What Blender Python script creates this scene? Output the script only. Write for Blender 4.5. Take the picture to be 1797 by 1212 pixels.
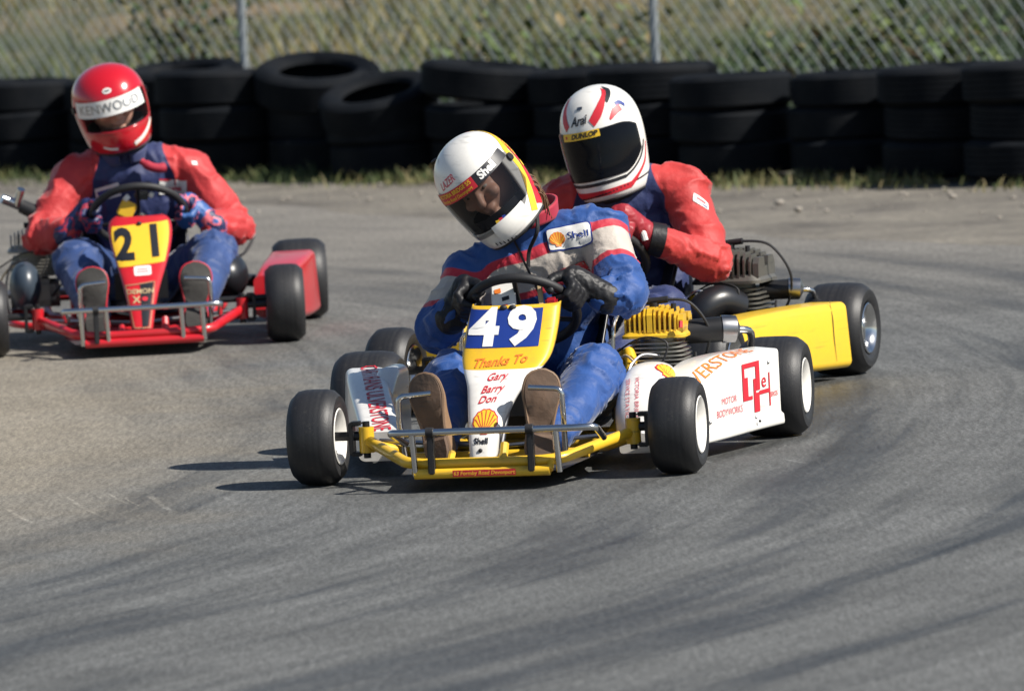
import bpy, bmesh, math, random
import numpy as np
from mathutils import Vector, Matrix
from mathutils.bvhtree import BVHTree
random.seed(7); rng = np.random.default_rng(7)
PI = math.pi; R_ = math.radians
S = bpy.context.scene
for o in list(bpy.data.objects): bpy.data.objects.remove(o)

# ------------------------------------------------------------------ camera, sky, sun, exposure
cam = bpy.data.cameras.new('camera'); cam_o = bpy.data.objects.new('camera', cam)
S.collection.objects.link(cam_o); S.camera = cam_o
cam.sensor_fit = 'HORIZONTAL'; cam.sensor_width = 36.0; cam.lens = 294.0
cam.clip_start = 0.5; cam.clip_end = 2000
cam_o.matrix_world = (Matrix.Translation((0, 0, 2.0517)) @ Matrix.Rotation(PI/2 - 0.0746, 4, 'X')
                      @ Matrix.Rotation(-0.052, 4, 'Z'))
cam.dof.use_dof = True; cam.dof.focus_distance = 23.2; cam.dof.aperture_fstop = 7.0

SUN_EL, SUN_AZ = R_(44), R_(25)                     # azimuth: from +X turned towards the camera
sd = Vector((math.cos(SUN_AZ)*math.cos(SUN_EL), -math.sin(SUN_AZ)*math.cos(SUN_EL), math.sin(SUN_EL)))
W = bpy.data.worlds.new('World'); S.world = W; W.use_nodes = True
wn = W.node_tree; bg = wn.nodes['Background']
sky = wn.nodes.new('ShaderNodeTexSky'); sky.sky_type = 'NISHITA'; sky.sun_disc = False
sky.sun_elevation = SUN_EL; sky.sun_rotation = math.atan2(sd.x, sd.y)
sky.air_density = 1.0; sky.dust_density = 0.6; sky.ozone_density = 1.2
wn.links.new(sky.outputs[0], bg.inputs[0]); bg.inputs[1].default_value = 0.065
sl = bpy.data.lights.new('sun', 'SUN'); sl.energy = 5.0; sl.angle = R_(0.53); sl.color = (1.0, 0.945, 0.86)
sun = bpy.data.objects.new('sun', sl); S.collection.objects.link(sun)
sun.rotation_euler = (-sd).to_track_quat('-Z', 'Y').to_euler(); sun.location = (6, 10, 12)
S.view_settings.view_transform = 'Standard'; S.view_settings.look = 'None'
S.view_settings.exposure = 0.5; S.view_settings.gamma = 1.0; S.view_settings.use_curve_mapping = False

# ------------------------------------------------------------------ materials
MATS = {}
def nd(nt, t, **kw):
    n = nt.nodes.new(t)
    for k, v in kw.items(): setattr(n, k, v)
    return n
def M(name, col, rough=0.5, metal=0.0, coat=0.0, var=0.12, vscale=18, bump=0.0, bscale=250, sheen=0.0, spec=0.5, dirt=0.0, alpha=1.0):
    if name in MATS: return MATS[name]
    m = bpy.data.materials.new(name); m.use_nodes = True; MATS[name] = m
    nt = m.node_tree; b = nt.nodes['Principled BSDF']
    b.inputs['Roughness'].default_value = rough; b.inputs['Metallic'].default_value = metal
    b.inputs['Coat Weight'].default_value = coat; b.inputs['Coat Roughness'].default_value = 0.08
    b.inputs['Specular IOR Level'].default_value = spec
    b.inputs['Sheen Weight'].default_value = sheen
    b.inputs['Alpha'].default_value = alpha
    tc = nd(nt, 'ShaderNodeTexCoord')
    n = nd(nt, 'ShaderNodeTexNoise'); n.inputs['Scale'].default_value = vscale; n.inputs['Detail'].default_value = 6
    nt.links.new(tc.outputs['Object'], n.inputs['Vector'])
    mx = nd(nt, 'ShaderNodeMix', data_type='RGBA')
    mx.inputs[6].default_value = tuple(max(0, c*(1-var)) for c in col) + (1,)
    mx.inputs[7].default_value = tuple(min(1, c*(1+var)) for c in col) + (1,)
    nt.links.new(n.outputs['Fac'], mx.inputs[0])
    out = mx.outputs[2]
    if dirt > 0:
        n2 = nd(nt, 'ShaderNodeTexNoise'); n2.inputs['Scale'].default_value = 9; n2.inputs['Detail'].default_value = 9; n2.inputs['Roughness'].default_value = .7
        nt.links.new(tc.outputs['Object'], n2.inputs['Vector'])
        mr = nd(nt, 'ShaderNodeMapRange'); mr.inputs[1].default_value = .48; mr.inputs[2].default_value = .75; mr.inputs[4].default_value = dirt
        nt.links.new(n2.outputs['Fac'], mr.inputs[0])
        m2 = nd(nt, 'ShaderNodeMix', data_type='RGBA'); m2.inputs[7].default_value = (.10, .085, .07, 1)
        nt.links.new(mr.outputs[0], m2.inputs[0]); nt.links.new(out, m2.inputs[6]); out = m2.outputs[2]
        mp = nd(nt, 'ShaderNodeMapping'); mp.inputs['Scale'].default_value = (14, 5, 85); mp.inputs['Rotation'].default_value = (.25, .1, 0); nt.links.new(tc.outputs['Object'], mp.inputs['Vector'])
        n4 = nd(nt, 'ShaderNodeTexNoise'); n4.inputs['Scale'].default_value = 1; n4.inputs['Detail'].default_value = 5; nt.links.new(mp.outputs[0], n4.inputs['Vector'])
        r4 = nd(nt, 'ShaderNodeMapRange'); r4.inputs[1].default_value = .60; r4.inputs[2].default_value = .74; r4.inputs[4].default_value = min(.6, dirt*1.5); nt.links.new(n4.outputs['Fac'], r4.inputs[0])
        m4 = nd(nt, 'ShaderNodeMix', data_type='RGBA'); m4.inputs[7].default_value = (.06, .055, .05, 1); nt.links.new(r4.outputs[0], m4.inputs[0]); nt.links.new(out, m4.inputs[6]); out = m4.outputs[2]
    nt.links.new(out, b.inputs['Base Color'])
    if bump > 0:
        n3 = nd(nt, 'ShaderNodeTexNoise'); n3.inputs['Scale'].default_value = bscale; n3.inputs['Detail'].default_value = 3
        nt.links.new(tc.outputs['Object'], n3.inputs['Vector'])
        bp = nd(nt, 'ShaderNodeBump'); bp.inputs['Strength'].default_value = bump; bp.inputs['Distance'].default_value = .003
        nt.links.new(n3.outputs['Fac'], bp.inputs['Height']); nt.links.new(bp.outputs[0], b.inputs['Normal'])
    return m
M('white_shell', (.80, .78, .735), .25, coat=.4, var=.05, dirt=.2)
M('white_paint', (.78, .76, .715), .35, coat=.2, var=.05, dirt=.3)
M('yellow_paint', (.78, .47, .025), .36, coat=.25, var=.08, dirt=.35)
M('yellow_pod', (.80, .51, .03), .34, coat=.3, var=.05, dirt=.16)
M('fin_dark', (.15, .145, .13), .5, .6, var=.25, dirt=.5)
M('yellow_plate', (.78, .47, .03), .4, var=.04, dirt=.1)
M('red_paint', (.52, .012, .02), .32, coat=.4, var=.08, dirt=.18)
M('red_shell', (.50, .008, .018), .2, coat=.7, var=.05)
M('red_print', (.55, .02, .035), .45, var=.05)
M('pink_print', (.62, .12, .15), .5, var=.05)
M('orange_print', (.75, .2, .03), .45, var=.05)
M('yellow_print', (.80, .50, .03), .45, var=.05)
M('blue_print', (.01, .035, .22), .45, var=.08)
M('black_print', (.012, .013, .018), .45, var=.1)
M('white_print', (.76, .75, .72), .45, var=.04)
M('black_plastic', (.012, .013, .016), .35, var=.3)
M('black_rubber', (.014, .014, .016), .6, var=.3, bump=.2)
M('black_leather', (.010, .010, .012), .5, var=.3, bump=.5, bscale=70, spec=.35)
M('chrome', (.62, .62, .62), .18, 1.0, var=.1)
M('steel', (.35, .35, .36), .34, 1.0, var=.25, dirt=.4)
M('cast_alloy', (.30, .295, .28), .5, .75, var=.25, dirt=.45)
M('fin_alloy', (.32, .31, .28), .45, .6, var=.2, dirt=.35)
M('dark_metal', (.03, .03, .032), .45, .6, var=.3)
M('brown_sole', (.12, .075, .05), .8, var=.45, vscale=26, bump=.8, bscale=45, dirt=.6)
M('brown_welt', (.20, .125, .075), .7, var=.2)
M('tan_leather', (.24, .145, .08), .7, var=.3, bump=.4, bscale=50)
M('tan_welt', (.36, .22, .12), .65, var=.15)
M('grey_sole', (.038, .036, .033), .75, var=.25, bump=.5, bscale=60)
M('grey_suede', (.05, .05, .052), .85, var=.3)
M('skin', (.60, .34, .25), .5, var=.1)
M('hair_brown', (.12, .06, .025), .6, var=.4)
M('dark_lining', (.012, .012, .016), .9, var=.3)
M('floor_sheet', (.10, .10, .10), .45, .6, var=.3, dirt=.5)
M('galvanised', (.29, .32, .34), .5, .25, var=.12)
M('blue_grey', (.04, .055, .075), .35, var=.2)
M('wood_tan', (.45, .33, .18), .6, var=.1)
M('visor_tint', (.008, .009, .012), .07, var=.0, alpha=.54, spec=.25)
M('visor_clear', (.02, .02, .025), .07, var=.0, alpha=.12, spec=.3)
M('visor_dark', (.004, .005, .008), .07, var=.0, alpha=.97, spec=.14)

def kart_rubber():
    m = bpy.data.materials.new('slick_rubber'); m.use_nodes = True; MATS['slick'] = m
    nt = m.node_tree; b = nt.nodes['Principled BSDF']; b.inputs['Roughness'].default_value = .5
    tc = nd(nt, 'ShaderNodeTexCoord'); sx = nd(nt, 'ShaderNodeSeparateXYZ'); nt.links.new(tc.outputs['Object'], sx.inputs[0])
    # rings round the axle (worn bands) from the coordinate along it and the radius
    ln = nd(nt, 'ShaderNodeVectorMath', operation='LENGTH')
    cm = nd(nt, 'ShaderNodeCombineXYZ'); nt.links.new(sx.outputs['Y'], cm.inputs[0]); nt.links.new(sx.outputs['Z'], cm.inputs[1])
    nt.links.new(cm.outputs[0], ln.inputs[0])
    c2 = nd(nt, 'ShaderNodeCombineXYZ'); nt.links.new(sx.outputs['X'], c2.inputs[0]); nt.links.new(ln.outputs['Value'], c2.inputs[1])
    n = nd(nt, 'ShaderNodeTexNoise'); n.inputs['Scale'].default_value = 110; n.inputs['Detail'].default_value = 5
    nt.links.new(c2.outputs[0], n.inputs['Vector'])
    r = nd(nt, 'ShaderNodeValToRGB'); e = r.color_ramp.elements
    e[0].position = .35; e[0].color = (.012, .012, .014, 1); e[1].position = .85; e[1].color = (.028, .028, .029, 1)
    nt.links.new(n.outputs['Fac'], r.inputs[0])
    ng = nd(nt, 'ShaderNodeTexNoise'); ng.inputs['Scale'].default_value = 75; ng.inputs['Detail'].default_value = 6; ng.inputs['Roughness'].default_value = .75; nt.links.new(tc.outputs['Object'], ng.inputs['Vector'])
    mg = nd(nt, 'ShaderNodeMapRange'); mg.inputs[1].default_value = .55; mg.inputs[2].default_value = .8; mg.inputs[4].default_value = .5; nt.links.new(ng.outputs['Fac'], mg.inputs[0])
    mxg = nd(nt, 'ShaderNodeMix', data_type='RGBA'); mxg.inputs[7].default_value = (.085, .078, .068, 1); nt.links.new(mg.outputs[0], mxg.inputs[0]); nt.links.new(r.outputs[0], mxg.inputs[6]); nt.links.new(mxg.outputs[2], b.inputs['Base Color'])
    n3 = nd(nt, 'ShaderNodeTexNoise'); n3.inputs['Scale'].default_value = 320
    nt.links.new(tc.outputs['Object'], n3.inputs['Vector'])
    bp = nd(nt, 'ShaderNodeBump'); bp.inputs['Strength'].default_value = .25; bp.inputs['Distance'].default_value = .002
    nt.links.new(n3.outputs['Fac'], bp.inputs['Height']); nt.links.new(bp.outputs[0], b.inputs['Normal'])
kart_rubber()
def wall_rubber():
    m = bpy.data.materials.new('old_rubber'); m.use_nodes = True; MATS['old_rubber'] = m
    nt = m.node_tree; b = nt.nodes['Principled BSDF']; b.inputs['Roughness'].default_value = .62
    tc = nd(nt, 'ShaderNodeTexCoord'); oi = nd(nt, 'ShaderNodeObjectInfo')
    n = nd(nt, 'ShaderNodeTexNoise'); n.inputs['Scale'].default_value = 7; n.inputs['Detail'].default_value = 8
    ad = nd(nt, 'ShaderNodeVectorMath', operation='ADD'); nt.links.new(tc.outputs['Object'], ad.inputs[0]); nt.links.new(oi.outputs['Location'], ad.inputs[1])
    nt.links.new(ad.outputs[0], n.inputs['Vector'])
    r = nd(nt, 'ShaderNodeValToRGB'); e = r.color_ramp.elements
    e[0].position = .42; e[0].color = (.003, .0045, .007, 1); e[1].position = .9; e[1].color = (.013, .014, .016, 1); b.inputs['Specular IOR Level'].default_value = .16; b.inputs['Roughness'].default_value = .8
    nt.links.new(n.outputs['Fac'], r.inputs[0]); nt.links.new(r.outputs[0], b.inputs['Base Color'])
wall_rubber()

def bands_mat(name, attr, stops, rough=.62, wear=.12):
    """cloth whose colour changes at given values of a stored coordinate: stops = [(value, colour), ...] ascending"""
    m = bpy.data.materials.new(name); m.use_nodes = True; MATS[name] = m
    nt = m.node_tree; b = nt.nodes['Principled BSDF']; b.inputs['Roughness'].default_value = rough
    b.inputs['Sheen Weight'].default_value = .25; b.inputs['Sheen Roughness'].default_value = .4
    at = nd(nt, 'ShaderNodeAttribute', attribute_name=attr)
    cur = None
    for v, c in stops:
        if cur is None:
            rgb = nd(nt, 'ShaderNodeRGB'); rgb.outputs[0].default_value = (*c, 1); cur = rgb.outputs[0]; continue
        mr = nd(nt, 'ShaderNodeMapRange'); mr.inputs[1].default_value = v - .0015; mr.inputs[2].default_value = v + .0015
        nt.links.new(at.outputs['Fac'], mr.inputs[0])
        mx = nd(nt, 'ShaderNodeMix', data_type='RGBA'); mx.inputs[7].default_value = (*c, 1)
        nt.links.new(mr.outputs[0], mx.inputs[0]); nt.links.new(cur, mx.inputs[6]); cur = mx.outputs[2]
    tc = nd(nt, 'ShaderNodeTexCoord')
    n = nd(nt, 'ShaderNodeTexNoise'); n.inputs['Scale'].default_value = 14; n.inputs['Detail'].default_value = 7
    nt.links.new(tc.outputs['Object'], n.inputs['Vector'])
    mr = nd(nt, 'ShaderNodeMapRange'); mr.inputs[1].default_value = .3; mr.inputs[2].default_value = .7; mr.inputs[3].default_value = 1-wear; mr.inputs[4].default_value = 1+wear
    nt.links.new(n.outputs['Fac'], mr.inputs[0])
    vm = nd(nt, 'ShaderNodeVectorMath', operation='SCALE'); nt.links.new(cur, vm.inputs[0]); nt.links.new(mr.outputs[0], vm.inputs['Scale'])
    nt.links.new(vm.outputs[0], b.inputs['Base Color'])
    n3 = nd(nt, 'ShaderNodeTexNoise'); n3.inputs['Scale'].default_value = 55; n3.inputs['Detail'].default_value = 5
    nt.links.new(tc.outputs['Object'], n3.inputs['Vector'])
    bp = nd(nt, 'ShaderNodeBump'); bp.inputs['Strength'].default_value = .45; bp.inputs['Distance'].default_value = .006
    nt.links.new(n3.outputs['Fac'], bp.inputs['Height']); nt.links.new(bp.outputs[0], b.inputs['Normal'])
    return m

# ------------------------------------------------------------------ mesh helpers
COL = S.collection
def link(name, me, parent=None):
    o = bpy.data.objects.new(name, me); COL.objects.link(o)
    if parent: o.parent = parent
    return o
def tag(o, label=None, cat=None, group=None, kind=None):
    if label: o['label'] = label
    if cat: o['category'] = cat
    if group: o['group'] = group
    if kind: o['kind'] = kind
    return o
def empty(name, loc, rz=0):
    o = link(name, None); o.location = loc; o.rotation_euler.z = rz; o.empty_display_size = .1
    return o
def frame_of(d):
    d = Vector(d).normalized(); a = Vector((0, 0, 1)) if abs(d.z) < .9 else Vector((1, 0, 0))
    u = d.cross(a).normalized(); return d, u, d.cross(u).normalized()
class MB:
    def __init__(s): s.v = []; s.f = []; s.m = []
    def add(s, vs, fs, mi=0):
        o = len(s.v); s.v += [tuple(v) for v in vs]
        for f in fs: s.f.append(tuple(i+o for i in f)); s.m.append(mi)
        return s
    def grid(s, P, closed_u=False, closed_v=False, mi=0, rowmi=None, flip=False):
        n = len(P); k = len(P[0]); vs = [p for r in P for p in r]; o = len(s.v); s.v += [tuple(v) for v in vs]
        for i in range(n if closed_u else n-1):
            for j in range(k if closed_v else k-1):
                a, b, c, d = i*k+j, i*k+(j+1) % k, ((i+1) % n)*k+(j+1) % k, ((i+1) % n)*k+j
                q = (a, d, c, b) if flip else (a, b, c, d)
                s.f.append(tuple(x+o for x in q)); s.m.append(rowmi[i] if rowmi else mi)
        return s
    def tube(s, pts, r, seg=10, mi=0, closed=False, caps=True):
        pts = [Vector(p) for p in pts]; n = len(pts); rs = r if isinstance(r, (list, tuple)) else [r]*n
        rows = []; up = None
        for i, p in enumerate(pts):
            a = pts[i-1] if (i > 0 or closed) else p; b = pts[(i+1) % n] if (i < n-1 or closed) else p
            t = (b-a).normalized()
            if up is None: _, u, _ = frame_of(t)
            else:
                u = up - t*up.dot(t); u = u.normalized() if u.length > 1e-6 else frame_of(t)[1]
            up = u; w = t.cross(u)
            rows.append([p + (u*math.cos(2*PI*k/seg) + w*math.sin(2*PI*k/seg))*rs[i] for k in range(seg)])
        s.grid(rows, closed_u=closed, closed_v=True, mi=mi)
        if caps and not closed:
            o = len(s.v); s.add(rows[0], [tuple(range(seg))[::-1]], mi); s.add(rows[-1], [tuple(range(seg))], mi)
        return s
    def lathe(s, prof, seg=32, axis='x', center=(0, 0, 0), mi=0, rowmi=None, closed_prof=False):
        rows = []
        c = Vector(center)
        for a, r in prof:
            row = []
            for k in range(seg):
                t = 2*PI*k/seg; x, y = r*math.cos(t), r*math.sin(t)
                row.append(c + (Vector((a, x, y)) if axis == 'x' else Vector((x, y, a)) if axis == 'z' else Vector((y, a, x))))
            rows.append(row)
        return s.grid(rows, closed_u=closed_prof, closed_v=True, mi=mi, rowmi=rowmi)
    def box(s, c, d, mi=0, bev=0.0, rot=None):
        x, y, z = [k/2 for k in d]; bm = bmesh.new()
        bmesh.ops.create_cube(bm, size=1); bmesh.ops.scale(bm, vec=d, verts=bm.verts)
        if bev > 0: bmesh.ops.bevel(bm, geom=bm.edges[:], offset=bev, segments=2, affect='EDGES')
        Mx = Matrix.Translation(c) @ (rot.to_4x4() if rot else Matrix())
        bm.verts.index_update()
        s.add([Mx @ v.co for v in bm.verts], [[v.index for v in f.verts] for f in bm.faces], mi); bm.free()
        return s
    def capsule(s, p0, r0, p1, r1, seg=14, rings=5, mi=0):
        p0, p1 = Vector(p0), Vector(p1); d, u, w = frame_of(p1-p0); L = (p1-p0).length; rows = []
        for i in range(rings+1):
            a = -PI/2 + (PI/2)*i/rings; rows.append((p0 + d*r0*math.sin(a), max(1e-4, r0*math.cos(a))))
        for i in range(rings+1):
            a = (PI/2)*i/rings; rows.append((p1 + d*r1*math.sin(a), max(1e-4, r1*math.cos(a))))
        return s.grid([[c + (u*math.cos(2*PI*k/seg)+w*math.sin(2*PI*k/seg))*r for k in range(seg)] for c, r in rows], closed_v=True, mi=mi)
    def ellipsoid(s, c, rad, rot=None, seg=20, rings=12, mi=0):
        c = Vector(c); rows = []
        for i in range(rings+1):
            a = -PI/2 + PI*i/rings; row = []
            for k in range(seg):
                v = Vector((rad[0]*math.cos(a)*math.cos(2*PI*k/seg), rad[1]*math.cos(a)*math.sin(2*PI*k/seg), rad[2]*math.sin(a)))
                if i in (0, rings): v *= 1; v.x += 1e-5*math.cos(2*PI*k/seg); v.y += 1e-5*math.sin(2*PI*k/seg)
                row.append(c + (rot @ v if rot else v))
            rows.append(row)
        return s.grid(rows, closed_v=True, mi=mi)
    def mesh(s, name, mats, smooth=True, angle=40):
        me = bpy.data.meshes.new(name); me.from_pydata([tuple(v) for v in s.v], [], s.f)
        for m in mats: me.materials.append(MATS[m] if isinstance(m, str) else m)
        me.polygons.foreach_set('material_index', s.m)
        if smooth:
            me.polygons.foreach_set('use_smooth', [True]*len(me.polygons))
            me.set_sharp_from_angle(angle=R_(angle))
        me.update(); return me
    def build(s, name, mats, parent=None, smooth=True, angle=40):
        if not isinstance(mats, (list, tuple)): mats = [mats]
        bm = bmesh.new(); me = s.mesh(name, mats, smooth, angle)
        bm.from_mesh(me); bmesh.ops.recalc_face_normals(bm, faces=bm.faces); bm.to_mesh(me); bm.free()
        return link(name, me, parent)
    def bvh(s): return BVHTree.FromPolygons([Vector(v) for v in s.v], s.f)
def bvh_of(me): return BVHTree.FromPolygons([v.co.copy() for v in me.vertices], [tuple(p.vertices) for p in me.polygons])

def smooth_path(pts, n=6, closed=False):
    P = [Vector(p) for p in pts]; out = []; N = len(P)
    for i in range(N if closed else N-1):
        p0 = P[i-1] if (i > 0 or closed) else P[i]; p1 = P[i]; p2 = P[(i+1) % N]; p3 = P[(i+2) % N] if (i+2 < N or closed) else p2
        for k in range(n):
            t = k/n
            out.append(.5*((2*p1)+(p2-p0)*t+(2*p0-5*p1+4*p2-p3)*t*t+(3*p1-p0-3*p2+p3)*t**3))
    if not closed: out.append(P[-1])
    return out
def fillet(pts, rad=.03, n=5):
    P = [Vector(p) for p in pts]; out = [P[0]]
    for i in range(1, len(P)-1):
        a = (P[i-1]-P[i]); b = (P[i+1]-P[i]); r = min(rad, a.length*.45, b.length*.45)
        A = P[i]+a.normalized()*r; B = P[i]+b.normalized()*r
        for k in range(n+1):
            t = k/n; out.append(A*(1-t)**2 + P[i]*2*t*(1-t) + B*t*t)
    return out + [P[-1]]

# numpy value noise
def vnoise(p, seed=0):
    p = np.asarray(p, float); i = np.floor(p).astype(np.int64); f = p - i; f = f*f*(3-2*f)
    def h(x, y, z):
        n = (x*374761393 + y*668265263 + z*1440662683 + seed*974634777) & 0xffffffff
        n = ((n ^ (n >> 13))*1274126177) & 0xffffffff
        return ((n ^ (n >> 16)) & 0xffff)/65535.0
    r = 0
    for dx in (0, 1):
        for dy in (0, 1):
            for dz in (0, 1):
                w = (f[:, 0] if dx else 1-f[:, 0])*(f[:, 1] if dy else 1-f[:, 1])*(f[:, 2] if dz else 1-f[:, 2])
                r = r + w*h(i[:, 0]+dx, i[:, 1]+dy, i[:, 2]+dz)
    return r

# flat lettering and shapes as 2-D meshes
def text2d(s, size, shear=0.0, bold=0.0, sx=1.0, cuts=0, spacing=1.0):
    cu = bpy.data.curves.new('t', 'FONT'); cu.body = s; cu.size = size; cu.shear = shear; cu.offset = bold
    cu.align_x = 'CENTER'; cu.align_y = 'CENTER'; cu.resolution_u = 3; cu.space_character = spacing
    o = bpy.data.objects.new('t', cu); COL.objects.link(o)
    dg = bpy.context.evaluated_depsgraph_get(); me = bpy.data.meshes.new_from_object(o.evaluated_get(dg))
    bm = bmesh.new(); bm.from_mesh(me); bmesh.ops.triangulate(bm, faces=bm.faces)
    if cuts: bmesh.ops.subdivide_edges(bm, edges=bm.edges, cuts=cuts)
    bmesh.ops.triangulate(bm, faces=bm.faces); bm.verts.index_update()
    v = [(x.co.x*sx, x.co.y) for x in bm.verts]; f = [[y.index for y in p.verts] for p in bm.faces]
    bm.free(); bpy.data.objects.remove(o); bpy.data.curves.remove(cu); bpy.data.meshes.remove(me)
    return v, f
def rect2d(w, h, n=8, m=4, r=0.0):
    vs = []; fs = []
    for i in range(m+1):
        for j in range(n+1):
            x = (j/n-.5)*w; y = (i/m-.5)*h
            if r > 0:                                   # rounded corners
                ex = abs(x)-(w/2-r); ey = abs(y)-(h/2-r)
                if ex > 0 and ey > 0:
                    l = math.hypot(ex, ey)
                    if l > r: x = math.copysign(w/2-r+ex*r/l, x); y = math.copysign(h/2-r+ey*r/l, y)
            vs.append((x, y))
    for i in range(m):
        for j in range(n): a = i*(n+1)+j; fs.append([a, a+1, a+n+2, a+n+1])
    return vs, fs
def poly2d(pts, cuts=2):
    bm = bmesh.new(); bm.faces.new([bm.verts.new((x, y, 0)) for x, y in pts])
    bmesh.ops.triangulate(bm, faces=bm.faces)
    for _ in range(cuts):
        bmesh.ops.subdivide_edges(bm, edges=bm.edges, cuts=1); bmesh.ops.triangulate(bm, faces=bm.faces)
    bm.verts.index_update(); v = [(x.co.x, x.co.y) for x in bm.verts]; f = [[y.index for y in p.verts] for p in bm.faces]; bm.free()
    return v, f
def strip2d(pts, w):
    P = [Vector((x, y)) for x, y in pts]; vs = []; fs = []
    ws = w if isinstance(w, list) else [w]*len(P)
    for i, p in enumerate(P):
        t = (P[min(i+1, len(P)-1)]-P[max(i-1, 0)]).normalized(); n = Vector((-t.y, t.x))
        for q in (-.5, 0, .5): vs.append(tuple(p+n*ws[i]*q))
    for i in range(len(P)-1):
        for k in (0, 1): a = i*3+k; fs.append([a, a+1, a+4, a+3])
    return vs, fs
def lstrip_(pts, w, n=12):
    P = [Vector((x, y)) for x, y in pts]; out = []
    for a, b in zip(P[:-1], P[1:]): out += [tuple(a+(b-a)*k/n) for k in range(n)]
    return strip2d(out+[tuple(P[-1])], w)
def lstrip(pts, w, n=8):
    ws = w
    if isinstance(w, list): ws = [w[i]+(w[i+1]-w[i])*k/n for i in range(len(w)-1) for k in range(n)] + [w[-1]]
    return strip2d([tuple(p[:2]) for p in smooth_path([(a, b, 0) for a, b in pts], n)], ws)
def shell2d(r):
    """scallop badge: outline, and the ribs"""
    pts = [(-.28*r, -.95*r), (-.34*r, -.68*r), (-.8*r, -.5*r)]
    for k in range(8):
        a0 = R_(202 - k*28); 
        for q in (0, .5, 1):
            a = a0 - R_(26)*q; rr = r*(1.0+.06*math.sin(PI*q)); pts.append((rr*math.cos(a), rr*math.sin(a)*.95))
    pts += [(.8*r, -.5*r), (.34*r, -.68*r), (.28*r, -.95*r)]
    ribs = []
    for k in range(7):
        a = R_(180-12-k*26); ribs.append(strip2d([(.1*r*math.cos(a), -.72*r+.06*r), (.5*r*math.cos(a), -.72*r+(.62*r*(.45+.55*math.sin(a)))), (.93*r*math.cos(a), .9*r*math.sin(a))], [.05*r, .07*r, .10*r]))
    return poly2d(pts, 2), ribs
def wrap(items, bvh, o, ux, uy, nr, off, name, parent, thick=0):
    """lay 2-D meshes on a surface: items = [((verts, faces), material, extra lift, dx, dy, rot)]"""
    o, ux, uy, nr = Vector(o), Vector(ux).normalized(), Vector(uy).normalized(), Vector(nr).normalized()
    mb = MB(); mats = []
    for (vs, fs), mat, lift, dx, dy, rot in items:
        if mat not in mats: mats.append(mat)
        out = []; cr, sr = math.cos(rot), math.sin(rot); last = None
        for x, y in vs:
            X, Y = x*cr-y*sr+dx, x*sr+y*cr+dy
            q = o+ux*X+uy*Y; hit = bvh.ray_cast(q+nr*.25, -nr, .6) if bvh else (None,)*4
            if hit[0] is not None:
                n = hit[1] if hit[1].dot(nr) > 0 else -hit[1]; p = hit[0]+(n*.5+nr*.5).normalized()*(off+lift); last = (p-q).dot(nr)
            else: p = q+nr*(last if last is not None else off+lift)
            out.append(p)
        mb.add(out, fs, mats.index(mat))
    me = mb.mesh(name, mats, True, 60); ob = link(name, me, parent)
    return ob

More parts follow.
